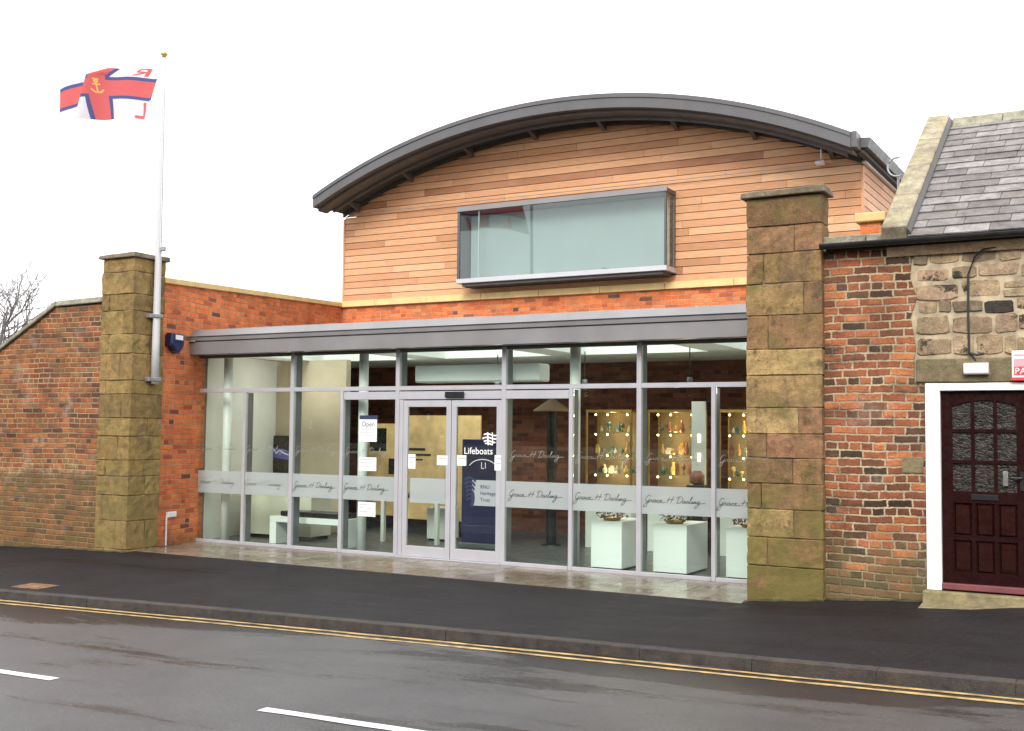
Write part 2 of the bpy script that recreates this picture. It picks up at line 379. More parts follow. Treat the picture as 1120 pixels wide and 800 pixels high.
# ------------------------------------------------------------------ world, sun, camera
EL,AZ=35,200           # sun behind the cloud, high and in front of the building
w=bpy.data.worlds.new('World'); S.world=w; w.use_nodes=True
wt=w.node_tree; bg=wt.nodes['Background']
sky=wt.nodes.new('ShaderNodeTexSky'); sky.sky_type='NISHITA'; sky.sun_disc=False
sky.sun_elevation=R_(EL); sky.sun_rotation=R_(AZ); sky.dust_density=6; sky.air_density=1.5
mx=wt.nodes.new('ShaderNodeMix'); mx.data_type='RGBA'; mx.inputs[0].default_value=.86
wt.links.new(sky.outputs[0],mx.inputs[6]); mx.inputs[7].default_value=(14.,14.2,14.6,1)   # cloud layer
wt.links.new(mx.outputs[2],bg.inputs[0]); bg.inputs[1].default_value=.1
su=bpy.data.lights.new('sun','SUN'); su.energy=1.5; su.angle=R_(20); su.color=(1,.96,.9)
so=bpy.data.objects.new('sun',su); COL.objects.link(so); so.location=(-6,-10,20)
so.rotation_euler=(Vector((-.2,.86,-.62))).to_track_quat('-Z','Y').to_euler()
sky.sun_rotation=math.atan2(.2,-.86)
cam=bpy.data.cameras.new('camera'); co=bpy.data.objects.new('camera',cam); COL.objects.link(co); S.camera=co
yaw,pit,rol=R_(29.6264),R_(3.30386),R_(.5915)
f=Vector((-math.sin(yaw)*math.cos(pit),math.cos(yaw)*math.cos(pit),math.sin(pit)))
rt=Vector((math.cos(yaw),math.sin(yaw),0)); up=rt.cross(f)
r2=rt*math.cos(rol)+up*math.sin(rol); u2=-rt*math.sin(rol)+up*math.cos(rol)
m=Matrix((r2,u2,-f)).transposed().to_4x4(); m.translation=Vector((0,0,1.75)); co.matrix_world=m
cam.sensor_width=36; cam.lens=1243.61/1120*36; cam.clip_end=2000; cam.clip_start=.05
vs=S.view_settings; vs.view_transform='Standard'; vs.look='None'; vs.gamma=1; vs.use_curve_mapping=False; vs.exposure=.85
S.render.engine='CYCLES'
S.cycles.max_bounces=10; S.cycles.transparent_max_bounces=24; S.cycles.diffuse_bounces=5

# ------------------------------------------------------------------ ground
def lerp(pts,x):
    if x<=pts[0][0]: return pts[0][1]
    for (a,b),(c,d) in zip(pts,pts[1:]):
        if x<=c: return b+(d-b)*(x-a)/(c-a)
    return pts[-1][1]
def zb(x): return lerp([(-40,-.5),(-16,-.09),(-13.2,-.015),(-12.7,-.004),(-3.8,-.004),(-3.7,.03),(-2.95,.09),(-2,.15),(0,.25),(6,.4),(40,1.0)],x)
def zk(x): return lerp([(-40,-.75),(-11.6,-.118),(-7.7,-.03),(-4.8,.027),(-2.6,.06),(-.8,.092),(6,.2),(40,.8)],x)
YK=8.55; YE=11.5
def frange(a,b,n): return [a+(b-a)*i/n for i in range(n+1)]
g=MB(); g.face([(-400,-400,-1.2),(400,-400,-1.2),(400,600,-1.2),(-400,600,-1.2)])
tag(g.build('ground',M['ground']),kind='structure')
XS=[-40,-25,-18,-16,-15,-14,-13.2,-12.7]+frange(-11.7,-4.2,10)+[-3.8,-3.7,-3.4,-2.95,-2.5,-2,-1,0,1,2,4,6,12,25,40]
def sheet(name,mat,ys,zf,xs=XS):
    b=MB()
    for x0,x1 in zip(xs,xs[1:]):
        for y0,y1 in zip(ys,ys[1:]):
            b.face([(x0,y0,zf(x0,y0)),(x1,y0,zf(x1,y0)),(x1,y1,zf(x1,y1)),(x0,y1,zf(x0,y1))])
    return b.build(name,mat)
def zp(x,y):
    t=max(0,min(1,(y-YK)/(YE-YK))); return zk(x)*(1-t)+zb(x)*t
def zr(x,y):   # road: falls to the channel from a slight crown
    return zk(x)-.078-.012*min(1,max(0,(8.4-y)/3))
pav=tag(sheet('pavement',M['pave'],[YK,9.5,10.5,YE,12.1],zp),kind='structure')
road=tag(sheet('road',M['road'],[2.9,4,5.4,8.4],zr),kind='structure')
tag(sheet('far_pavement',M['pave'],[-2.7,0,2.75],lambda x,y:zk(x)+.02),kind='structure')
tag(sheet('churchyard_grass',simple('short_grass',(.04,.06,.02),.9,var=.3),[-60,-20,-2.7],lambda x,y:zk(x)+.25),kind='structure')
# kerb stones
b=MB(); x=-40.
while x<40:
    L=.91; z0,z1=zk(x),zk(x+L-.002); t=random.uniform(.3,.7); d=random.uniform(-.003,.003)
    b.hexa([(x,8.4+d,z0-.2),(x+L-.002,8.4+d,z1-.2),(x+L-.002,YK+.002,z1-.2),(x,YK+.002,z0-.2),
            (x,8.415+d,z0+.006),(x+L-.002,8.415+d,z1+.006),(x+L-.002,YK+.002,z1+.006),(x,YK+.002,z0+.006)],t)
    x+=L
tag(b.build('kerb',M['kerb'],bevel=.005,seg=1,rough=.004),kind='structure')
b=MB(); x=-40.
while x<40:
    z0,z1=zk(x),zk(x+.9); b.hexa([(x,2.752,z0-.2),(x+.9,2.752,z1-.2),(x+.9,2.9,z1-.2),(x,2.9,z0-.2),(x,2.752,z0+.024),(x+.9,2.752,z1+.024),(x+.9,2.89,z1+.024),(x,2.89,z0+.024)],random.random()); x+=.912
tag(b.build('far_kerb',M['kerb'],bevel=.01),kind='structure')
# painted lines: children of the road
def strip(name,y0,y1,x0,x1,mat,rag=.004):
    b=MB(); n=max(2,int((x1-x0)/.25)); xs=frange(x0,x1,n)
    e=[(random.uniform(-rag,rag),random.uniform(-rag,rag)) for _ in xs]
    for i in range(n):
        a,c=xs[i],xs[i+1]
        b.face([(a,y0+e[i][0],zr(a,y0)+.004),(c,y0+e[i+1][0],zr(c,y0)+.004),(c,y1+e[i+1][1],zr(c,y1)+.004),(a,y1+e[i][1],zr(a,y1)+.004)])
    return b.build(name,mat,road)
strip('yellow_line',8.27,8.325,-30,20,M['yellow'],.009); strip('yellow_line',8.13,8.185,-30,20,M['yellow'],.009)
for k in range(-4,6):
    x0=-5.09+k*4.25; strip('centre_dash',5.67,5.765,x0,x0+2.25,M['white_road'])
mo=stone('wall_foot_moss',[(.035,.032,.018),(.06,.055,.022),(.08,.07,.03)],moss=.4,mosscol=(.07,.075,.02),bump=.8)
for x0,x1,yw in ((-24,-13.33,11.4),(-13.36,-12.66,11.35),(-3.76,-2.945,11.5),(-2.945,-1.99,11.6)):
    b=MB(); n=int((x1-x0)/.06); xs=frange(x0,x1,n); e=[.025+.06*abs(noise.noise(Vector((x*3.1,yw,0))))+.05*random.random()**2 for x in xs]
    for i in range(n):
        a,c=xs[i],xs[i+1]; b.face([(a,yw-e[i],zp(a,yw-e[i])+.004),(c,yw-e[i+1],zp(c,yw-e[i+1])+.004),(c,yw+.01,zp(c,yw)+.02),(a,yw+.01,zp(a,yw)+.02)],random.random())
    o=b.build('moss_edge',mo,pav); o['kind']='stuff'
# flagged forecourt
fp=MB(); fp.box(-13.4,-2.6,YE,13.0,-.2,-.006,0)
y=YE
for row in range(3):
    hgt=.5; x=-13.3+random.uniform(-.4,0)
    while x<-2.7:
        wd=random.choice((.6,.75,.9)); 
        fp.box(max(x,-13.3),min(x+wd-.008,-2.65),y,y+hgt-.008,-.03,random.uniform(-.001,.002),random.random()); x+=wd
    y+=hgt
tag(fp.build('forecourt_paving',M['flags']),kind='structure')

# rusty access cover in the pavement
cv=MB(); cx,cy=-11.35,8.84
cz=lambda x,y:zp(x,y)
cv.hexa([(cx-.24,cy-.14,cz(cx-.24,cy-.14)-.05),(cx+.24,cy-.14,cz(cx+.24,cy-.14)-.05),(cx+.24,cy+.14,cz(cx+.24,cy+.14)-.05),(cx-.24,cy+.14,cz(cx-.24,cy+.14)-.05),
  (cx-.24,cy-.14,cz(cx-.24,cy-.14)+.006),(cx+.24,cy-.14,cz(cx+.24,cy-.14)+.006),(cx+.24,cy+.14,cz(cx+.24,cy+.14)+.006),(cx-.24,cy+.14,cz(cx-.24,cy+.14)+.006)])
for i in range(5):
    for j in range(3):
        x,y=cx-.18+i*.09,cy-.08+j*.08; z=cz(x,y)+.006; cv.box(x-.03,x+.03,y-.012,y+.012,z-.004,z+.004)
tag(cv.build('access_cover',M['rust']),'rusty orange iron access cover set in the dark pavement near the kerb','access cover')

# ------------------------------------------------------------------ left old wall
wl=thing('brick_wall','old weathered red brick wall with sloping mossy coping left of the tan pillar','wall',(-14.5,11.6,-.1))
b=MB(); top=[(-13.30,3.62),(-14.36,3.60),(-15.6,2.98),(-17.2,2.2),(-24,2.2)]
b.prism([(-24,-.8),(-13.30,-.8)]+[(x,z-.06) for x,z in top],'y',11.4,11.75)
b.build('wall_face',M['old_brick'],wl)
b=MB()
for (x0,z0),(x1,z1) in zip(top,top[1:]):
    n=max(1,int(math.hypot(x1-x0,z1-z0)/.55))
    for i in range(n):
        a,c=i/n,(i+1)/n-.012
        xa,za,xb,zb_=x0+(x1-x0)*a,z0+(z1-z0)*a,x0+(x1-x0)*c,z0+(z1-z0)*c
        b.hexa([(xb,11.345,zb_-.055),(xa,11.345,za-.055),(xa,11.8,za-.055),(xb,11.8,zb_-.055),(xb,11.37,zb_+.03),(xa,11.37,za+.03),(xa,11.78,za+.05),(xb,11.78,zb_+.05)],random.random())
b.build('coping',M['coping_old'],wl,bevel=.012)

# ------------------------------------------------------------------ stone pillars
def ashlar(b,x0,x1,y0,y1,zs,jit=.006,gap=.006):
    for i,(z0,z1) in enumerate(zip(zs,zs[1:])):
        W=x1-x0
        k=random.random()
        if i%2==0: cuts=[0,random.uniform(.18,.3),1]
        else: cuts=[0,random.uniform(.62,.8),1]
        if k>.82: cuts=[0,1]
        ds=random.uniform(-jit,jit)
        for a,c in zip(cuts,cuts[1:]):
            t=random.random(); d=random.uniform(-jit,jit)
            xa=x0+W*a+(gap/2 if a>0 else ds); xb=x0+W*c-(gap/2 if c<1 else -ds)
            dep=[0,1] if random.random()<.5 else [0,random.uniform(.35,.65),1]
            for e,g_ in zip(dep,dep[1:]):
                ya=y0+(y1-y0)*e+(gap/2 if e>0 else d); yb=y0+(y1-y0)*g_-(gap/2 if g_<1 else 0)
                b.box(xa,xb,ya,yb,z0+gap/2,z1-gap/2,t if e==0 else random.random(),0,.003)
def pillar(name,label,x0,x1,y0,y1,zs,mat,capz,over,mort):
    t=thing(name,label,'pillar',((x0+x1)/2,(y0+y1)/2,zs[1]),'stone pillars at the ends of the forecourt')
    b=MB(); ashlar(b,x0,x1,y0,y1,zs); b.build('shaft',mat,t,bevel=.008,seg=1,rough=.016)
    b=MB(); b.box(x0+.02,x1-.02,y0+.022,y1-.02,zs[0],zs[-1]-.01); b.build('mortar_joints',mort,t)
    b=MB(); b.hexa([(x0-over,y0-over,capz[0]),(x1+over,y0-over,capz[0]),(x1+over,y1+over,capz[0]),(x0-over,y1+over,capz[0]),
        (x0-over+.01,y0-over+.01,capz[1]-.015),(x1+over-.01,y0-over+.01,capz[1]),(x1+over-.01,y1+over-.01,capz[1]),(x0-over+.01,y1+over-.01,capz[1]-.01)],.5,0)
    b.build('cap_stone',M['cap_stone'],t,bevel=.014,seg=2,rough=.012); return t
zsL=[-.3,.02,.42,.78,1.05,1.28,1.62,1.88,2.22,2.42,2.8,3.08,3.42,3.66,3.98,4.18]
pillar('stone_pillar','tall tan sandstone pillar beside the flagpole with thin flat cap',-13.33,-12.68,11.35,11.95,zsL,M['ashlar_left'],(4.182,4.255),.05,M['dark_mortar'])
zsR=[-.3,.04,.4,.69,.98,1.24,1.5,1.75,2.02,2.35,2.62,2.97,3.3,3.62,3.9,4.205]
pillar('stone_pillar','wide brown and pink sandstone pillar with mossy cap at right end of the glazing',-3.73,-2.945,11.5,11.8,zsR,M['ashlar_right'],(4.207,4.285),.055,M['dark_mortar'])

# ------------------------------------------------------------------ forecourt return walls
ang=R_(12); dx,dy=-math.sin(ang),math.cos(ang)
def along(s,o=0,z=0,P=(-12.75,11.9)): return (P[0]+dx*s+math.cos(ang)*o,P[1]+dy*s+math.sin(ang)*o,z)
rw=thing('brick_wall','bright orange red brick wall with sandy coping running back from the flagpole','wall',along(3,-.15,0))
b=MB(); Lr=6.05
zt=lambda s:3.965+(4.25-3.965)*s/Lr
b.hexa([along(0,-.3,-.3),along(0,0,-.3),along(Lr,0,-.3),along(Lr,-.3,-.3),along(0,-.3,zt(0)-.085),along(0,0,zt(0)-.085),along(Lr,0,zt(Lr)-.085),along(Lr,-.3,zt(Lr)-.085)])
b.build('wall_face',M['new_brick'],rw)
b=MB(); n=7
for i in range(n):
    s0,s1=Lr*i/n,Lr*(i+1)/n-.008
    b.hexa([along(s0,-.35,zt(s0)-.085),along(s0,.045,zt(s0)-.085),along(s1,.045,zt(s1)-.085),along(s1,-.35,zt(s1)-.085),along(s0,-.35,zt(s0)),along(s0,.045,zt(s0)),along(s1,.045,zt(s1)),along(s1,-.35,zt(s1))],random.random())
b.build('coping',M['coping_new'],rw,bevel=.008)
# right return wall, only its front end shows above the house gutter
rr=thing('brick_wall','narrow red brick wall end with pale sandy cap behind the right hand gutter','wall',(-2.55,15,0))
b=MB(); b.box(-2.665,-2.45,12.0,17.79,-.3,3.955); b.build('wall_face',M['new_brick'],rr)
b=MB(); b.box(-2.715,-2.40,11.95,17.79,3.955,4.05,.6); b.build('coping',M['coping_new'],rr,bevel=.01)

# ------------------------------------------------------------------ museum building
bl=thing('museum_building','modern building with curved grey roof, cedar clad upper storey and glazed shopfront','building',(-8.95,17.8,0))
XL,XR,D2=-14.0,-3.9,17.8; XC=(XL+XR)/2; RAD=11.5
def arc(x,apex): return apex-(RAD-math.sqrt(max(0,RAD*RAD-(x-XC)**2)))
WX0,WX1,WZ0,WZ1=-10.98,-7.02,4.47,5.72
def boards(b,axis,fixed,a0,a1,z0,ztop,hole=None,depth=.02,sgn=-1,inc=.2):
    bh=.129; z=z0
    while z<ztop(.5*(a0+a1)):
        pos=a0-random.uniform(0,2)
        while pos<a1:
            L=random.choice((1.2,1.8,2.4,3.0,3.6)); tone=min(1,max(0,random.gauss(.5,.2)))
            s,e=max(pos,a0),min(pos+L-.004,a1); pos+=L
            if e<=s: continue
            n=max(1,int((e-s)/inc)); xs=frange(s,e,n)
            if hole: 
                xs=sorted(set(xs+[h for h in hole[:2] if s<h<e]))
            for xa,xb in zip(xs,xs[1:]):
                if hole and xa>=hole[0]-1e-4 and xb<=hole[1]+1e-4 and z+bh>hole[2] and z<hole[3]: continue
                za,zb2=min(z+bh-.011,ztop(xa)),min(z+bh-.011,ztop(xb))
                if za<=z+.003 and zb2<=z+.003: continue
                za,zb2=max(za,z+.001),max(zb2,z+.001)
                o=fixed; i=fixed-sgn*depth
                if axis=='x':
                    b.hexa([(xa,o,z),(xb,o,z),(xb,i,z),(xa,i,z),(xa,o+.004,za),(xb,o+.004,zb2),(xb,i,zb2),(xa,i,za)],tone)
                else:
                    b.hexa([(o,xa,z),(o,xb,z),(i,xb,z),(i,xa,z),(o-.004,xa,za),(o-.004,xb,zb2),(i,xb,zb2),(i,xa,za)],tone)
        z+=bh
b=MB(); boards(b,'x',D2,XL+.03,XR-.03,4.27,lambda x:arc(x,7.10),(WX0-.01,WX1+.01,WZ0-.02,WZ1+.02))
b.build('timber_cladding',M['timber'],bl)
b=MB(); boards(b,'y',XR,D2+.05,26,4.27,lambda y:5.93,None,sgn=1,inc=3)
b.build('timber_cladding',M['timber'],bl)
b=MB(); boards(b,'y',XL,D2+.05,26,4.27,lambda y:5.93,None,sgn=-1,inc=3)
b.build('timber_cladding',M['timber'],bl)
for x0,x1 in ((XL-.004,XL+.035),(XR-.035,XR+.004)):
    b=MB(); b.box(x0,x1,D2-.012,D2+.05,4.27,arc(XL,7.10)-.02); b.build('corner_trim',M['timber'],bl)
# structural walls behind the boards (hole for the bay)
b=MB(); y0,y1=D2+.025,D2+.2
pts=frange(XL+.03,XR-.03,24)
for xa,xb in zip(pts,pts[1:]):
    for lo,hi in (((lambda x:3.2),(lambda x:WZ0)),((lambda x:WZ0),(lambda x:WZ1)),((lambda x:WZ1),(lambda x:arc(x,6.98)))):
        xm=(xa+xb)/2
        if lo(0)==WZ0 and hi(0)==WZ1 and WX0-.1<xm<WX1+.1: continue
        b.hexa([(xa,y0,lo(xa)),(xb,y0,lo(xb)),(xb,y1,lo(xb)),(xa,y1,lo(xa)),(xa,y0,hi(xa)),(xb,y0,hi(xb)),(xb,y1,hi(xb)),(xa,y1,hi(xa))])
b.box(XL+.025,XL+.2,D2+.2,26,0,5.9); b.box(XR-.2,XR-.025,D2+.2,26,0,5.9)
pp=[(x,arc(x,6.98)) for x in frange(XL+.03,XR-.03,16)]
b.prism([(XL+.03,0),]+pp+[(XR-.03,0)],'y',25.9,26.0)
b.build('inner_wall',M['soffit'],bl)
# room behind the bay window
b=MB(); b.box(XL+.2,XR-.2,D2+.2,23,4.2,4.3); b.box(XL+.2,XR-.2,21.5,21.6,4.3,7.0)
b.build('upper_room',M['offwhite'],bl)
# brick strip and sandy sill band
b=MB(); b.box(-14.3,-2.2,D2-.02,D2+.02,2.95,4.15); b.build('brick_band',M['new_brick'],bl)
b=MB(); x=-14.35
while x<-2.3:
    b.box(x,min(x+1.2-.006,-2.3),D2-.085,D2+.02,4.15,4.268,random.random()); x+=1.2
b.build('sill_band',M['coping_new'],bl,bevel=.006)
# curved roof
def arcslab(b,xa,xb,y0,y1,zlo,zhi,n=40,tone=.5):
    xs=frange(xa,xb,n)
    k=len(b.v)
    for x in xs:
        b.v += [(x,y0,arc(x,zlo)),(x,y1,arc(x,zlo)),(x,y1,arc(x,zhi)),(x,y0,arc(x,zhi))]
    for i in range(n):
        a,c=k+4*i,k+4*i+4
        for p,q in ((0,1),(1,2),(2,3),(3,0)):
            b.f.append((a+p,a+q,c+q,c+p)); b.t.append(tone); b.m.append(0)
    for a in (k,k+4*n): b.f.append((a,a+1,a+2,a+3)); b.t.append(tone); b.m.append(0)
b=MB(); arcslab(b,XL-.02,XR+.02,17.02,26.3,7.22,7.36); rf=b.build('roof',M['zinc_roof'],bl)
b=MB(); arcslab(b,XL-.02,XR+.02,16.86,17.019,7.165,7.385); arcslab(b,XL-.02,XR+.02,16.84,16.859,7.33,7.40); b.build('fascia',M['zinc_roof'],rf)
b=MB(); arcslab(b,XL-.02,XR+.02,17.02,17.30,7.12,7.219); b.build('soffit_board',M['zinc_dark'],rf)
b=MB(); arcslab(b,XL+.12,XR-.12,17.302,17.36,7.07,7.13); b.build('soffit_rail',M['zinc_roof'],rf)
b=MB(); arcslab(b,XL+.02,XR-.02,17.37,17.78,7.17,7.219); arcslab(b,XL+.02,XR-.02,17.74,17.785,7.10,7.169); b.build('eaves_lining',M['soffit'],rf)
for x in (-13.6,-12.35,-11.0,-9.65,-8.3,-6.95,-5.6,-4.35):
    b=MB(); z=arc(x,7.168); b.prism([(17.37,z-.02),(17.77,z-.16),(17.77,z-.0),(17.37,z)],'x',x-.035,x+.035); b.build('roof_bracket',M['zinc_dark'],rf)
# side eaves gutter (right) with white trim
b=MB(); b.prism([(XR+.02,6.05),(XR+.2,6.05),(XR+.24,6.19),(XR+.02,6.21)],'y',17.2,26.3); gt=b.build('gutter',M['zinc_roof'],rf)
b=MB(); b.box(XR+.02,XR+.12,17.25,26.3,5.985,6.045); b.build('eaves_lining',M['soffit'],rf)
b=MB(); b.box(XR-.02,XR+.05,17.78,26.3,5.95,5.983); b.build('eaves_trim',M['white'],rf)
b=MB(); b.tube([(XL+.1,17.72,5.98),(XR-.1,17.72,5.98)],.006,6); b.build('tie_rod',M['galv'],rf)
b=MB(); b.box(XR-.02,XR+.10,16.9,17.19,6.0,6.235); b.build('fascia',M['zinc_roof'],rf)
# little white floodlight under the eaves
b=MB(); b.prism([(17.6,5.98),(17.70,5.96),(17.70,6.03),(17.64,6.03)],'x',-4.60,-4.46); b.tube([(-4.52,17.68,6.05),(-4.52,17.68,6.22)],.015); b.build('eaves_light',M['lampwhite'],bl,bevel=.01)

# bay window
b=MB()
yb0,yb1=17.36,17.79
b.box(-11.05,-6.98,yb0,yb1,5.725,5.80)        # top
b.box(-11.05,-11.0,yb0,yb1,4.5,5.724); b.box(-7.02,-6.985,yb0,yb0+.05,4.5,5.724); b.box(-7.02,-6.985,yb1-.05,yb1,4.5,5.724)
bay=b.build('bay_window',M['zinc_dark'],bl,bevel=.004)
b=MB(); b.box(-11.06,-6.97,yb0-.015,yb1,4.415,4.498); b.build('sill',M['alu'],bay,bevel=.006)
b=MB(); b.box(-10.95,-7.05,yb0+.03,yb1-.01,4.36,4.413); b.build('soffit_board',M['soffit'],bay)
b=MB(); b.box(-11.065,-6.965,yb0-.02,yb0-.001,5.73,5.815); b.build('window_frame',M['zinc'],bay)
b=MB(); b.hexa([(-10.998,yb0+.022,4.5),(-7.022,yb0+.022,4.5),(-7.022,yb0+.03,4.5),(-10.998,yb0+.03,4.5),(-10.998,yb0+.006,5.724),(-7.022,yb0+.006,5.724),(-7.022,yb0+.014,5.724),(-10.998,yb0+.014,5.724)]); b.build('pane',M['bay_glass'],bay)
b=MB(); b.box(-7.01,-6.998,yb0+.051,yb1-.051,4.5,5.724); b.build('pane',M['glass'],bay)
b=MB(); b.box(-10.62,-10.60,yb0+.03,yb0+.05,4.5,5.724); b.build('glazing_bar',M['alu'],bay)
b=MB(); b.box(-10.96,-7.06,17.70,17.712,4.55,5.70); b.build('added_panel',simple('pale_sky_tone',(.31,.34,.335),.8,var=.05,vscale=1.5),bay)  # added panel behind the bay glass, standing in for its pale sky reflection
# bay reveals
b=MB(); b.box(-10.98,-7.02,17.8,18.0,4.44,4.47); b.box(-10.99,-10.98,17.8,18.0,4.47,5.72); b.box(-7.02,-7.01,17.8,18.0,4.47,5.72); b.box(-10.98,-7.02,17.8,18.0,5.72,5.75); b.build('window_reveal',M['offwhite'],bay)

# ---- canopy
b=MB()
prof=[(12.70,2.872),(12.70,3.06),(12.725,3.062),(12.725,3.075),(12.685,3.078),(12.68,3.125),(12.73,3.13),(12.73,3.145),(12.70,3.15),(12.80,3.255),(13.2,3.27),(13.2,2.93),(12.95,2.872)]
XcL,XcR=-13.0,-2.7
b.prism(prof,'x',XcL+.06,XcR); cn=b.build('canopy_fascia',M['zinc'],bl)
b=MB(); b.prism([(12.74,2.876),(13.2,2.876),(13.2,3.24),(12.74,3.24)],'x',-13.14,-12.945)
b.prism([(12.66,3.062),(13.2,3.062),(13.2,3.262),(12.80,3.262)],'x',-13.16,-12.80); b.build('canopy_end',M['zinc'],cn,bevel=.006)
b=MB(); b.box(-13.2,-2.7,12.96,13.2,2.862,2.87); b.build('soffit_board',M['soffit'],cn)
RL0,RL1=13.5,15.7
b=MB(); b.hexa([(-13.2,13.2,3.20),(-2.66,13.2,3.20),(-2.66,RL0,3.21),(-13.25,RL0,3.21),(-13.2,13.2,3.268),(-2.66,13.2,3.268),(-2.66,RL0,3.28),(-13.25,RL0,3.28)])
b.hexa([(-13.4,RL1,3.21),(-2.66,RL1,3.21),(-2.66,17.78,3.3),(-14.1,17.78,3.3),(-13.4,RL1,3.28),(-2.66,RL1,3.28),(-2.66,17.78,3.38),(-14.1,17.78,3.38)])
x=-13.0
while x<-2.8: b.box(x-.25,x+.25,RL0,RL1,3.21,3.279); x+=2.55
b.build('flat_roof',M['zinc_dark'],bl)
x=-12.75
while x<-2.9:
    b=MB(); b.box(x,x+2.05,RL0,RL0+.03,2.93,3.33); b.box(x,x+2.05,RL1-.03,RL1,2.93,3.33); b.box(x,x+.03,RL0+.03,RL1-.03,2.93,3.33); b.box(x+2.02,x+2.05,RL0+.03,RL1-.03,2.93,3.33); rl=b.build('rooflight',M['white'],bl)
    b=MB(); b.box(x,x+2.05,RL0,RL1,3.331,3.345); b.build('glass_pane',M['glass'],rl); x+=2.55

# ---- glazed frontage
YG=13.02; H0,HT,HH=.045,2.33,2.90
XG0,XG1=-13.07,-2.72
def bar(name,x0,x1,y0,y1,z0,z1,mat='alu',par=None): 
    b=MB(); b.box(x0,x1,y0,y1,z0,z1); return b.build(name,M[mat],par or bl,bevel=.003)
fm=.032
full=[-13.04,-11.123,-9.223,-7.511,-5.579]     # mullions floor to head
low=[-12.05,-10.194,-6.52,-4.619,-3.65]        # stop at the transom
for x in full: 
    o=bar('mullion',x-fm,x+fm,YG-.03,YG+.03,0,HH); bar('inner_fin',x-.026,x+.026,YG+.032,YG+.17,0.05,HH-.01,'alu_dark',o)
for x in low: 
    o=bar('mullion',x-.026,x+.026,YG-.03,YG+.03,0,HT-.03); bar('inner_fin',x-.022,x+.022,YG+.032,YG+.15,0.05,HT-.04,'alu_dark',o)
cuts=full+[XG1]
for xa,xb in zip(cuts,cuts[1:]):
    bar('transom',xa+fm,xb-fm,YG-.028,YG+.03,HT-.03,HT+.03)
    bar('head_rail',xa+fm,xb-fm,YG-.02,YG+.03,HH-.07,HH,'alu_dark')
allx=sorted(full+low+[XG1])
for xa,xb in zip(allx,allx[1:]):
    if abs(xa+9.223)<.01: continue
    bar('bottom_rail',xa+.03,xb-.03,YG-.032,YG+.03,0,H0)
for xa,xb in ((-10.194,-9.223),(-9.223,-7.511),(-7.511,-6.52)):
    bar('door_head',xa+fm,xb-fm,YG-.024,YG+.03,HT-.155,HT-.045)
bar('bottom_rail',-9.19,-7.54,YG-.06,YG+.06,0,.018)

# signature lettering: ribbons drawn as handwriting
SIG=[ # "Grace" : strokes in letter units, x-height 1
 [(1.9,2.2),(1.5,2.7),(.8,2.5),(.2,1.5),(.1,.5),(.7,.1),(1.4,.6),(1.7,1.3),(1.3,0),(.7,-1.6),(-.2,-2.0),(-.4,-1.3),(.6,-.4),(2,.2)],
 [(2,.2),(2.5,1),(2.8,.8),(2.8,.1),(3.4,.2)],
 [(4.4,.9),(3.7,.9),(3.4,.3),(3.9,0),(4.5,.8),(4.6,.1),(5,.2)],
 [(6,.8),(5.4,.9),(5.1,.3),(5.6,0),(6.2,.3)],[(6.2,.3),(7,.8),(6.6,1),(6.3,.4),(6.8,0),(8.6,.25)],
 # H
 [(10.0,2.2),(9.6,.9),(9.3,-.1)],[(11.6,2.6),(11.1,1.2),(10.7,0)],[(9.0,.9),(10.4,1.3),(11.8,1.2)],
 # Darling
 [(14.0,2.3),(13.6,1.0),(13.2,.1)],[(12.9,2.0),(14.2,2.6),(15.3,2.2),(15.4,1.2),(14.6,.2),(13.2,.0)],
 [(16.6,.9),(15.9,.9),(15.6,.3),(16.1,0),(16.7,.8),(16.8,.1),(17.2,.3)],
 [(17.2,.3),(17.6,1),(17.9,.8),(17.9,.1),(18.4,.4)],[(18.4,.4),(19.3,2.3),(19.0,2.5),(18.6,.6),(18.9,.05),(19.4,.4)],
 [(19.4,.4),(19.7,.9),(19.6,.1),(20.1,.3)],[(20.1,.3),(20.4,.9),(20.4,.1),(20.9,.9),(21.1,.1),(21.5,.3)],
 [(22.5,.9),(21.9,.9),(21.6,.3),(22.1,.1),(22.6,.8),(22.2,-.8),(21.5,-1.7),(20.9,-1.5),(21.6,-.5),(23.4,.2),(25,.35)]]
def smooth(p,n=5):
    P=[Vector((x,z,0)) for x,z in p]; P=[P[0]*2-P[1]]+P+[P[-1]*2-P[-2]]; out=[]
    for i in range(1,len(P)-2):
        for k in range(n):
            t=k/n; a,b_,c,d=P[i-1],P[i],P[i+1],P[i+2]
            q=.5*((2*b_)+(c-a)*t+(2*a-5*b_+4*c-d)*t*t+(-a+3*b_-3*c+d)*t**3); out.append((q.x,q.y))
    out.append(tuple(p[-1])); return out
def signature(name,x0,z0,u,wd,mat,parent,y,clip=None):
    b=MB()
    for st in SIG:
        pts=[(x0+(p[0]+.18*p[1])*u,z0+p[1]*u) for p in smooth(st)]
        for (xa,za),(xb,zb2) in zip(pts,pts[1:]):
            if clip and (min(xa,xb)<clip[0] or max(xa,xb)>clip[1]): continue
            d=math.hypot(xb-xa,zb2-za)
            if d<1e-6: continue
            nx,nz=-(zb2-za)/d*wd/2,(xb-xa)/d*wd/2; ex,ez=(xb-xa)/d*wd*.3,(zb2-za)/d*wd*.3
            b.face([(xa-ex-nx,y,za-ez-nz),(xb+ex-nx,y,zb2+ez-nz),(xb+ex+nx,y,zb2+ez+nz),(xa-ex+nx,y,za-ez+nz)])
    if b.f: b.build(name,mat,parent)
YF=YG-.006
def pane(x0,x1,z0,z1,band=True,script=None,par=None,y=YG):
    b=MB(); b.box(x0,x1,y-.006,y+.006,z0,z1); p=b.build('glass_pane',M['glass'],par or bl)
    return p
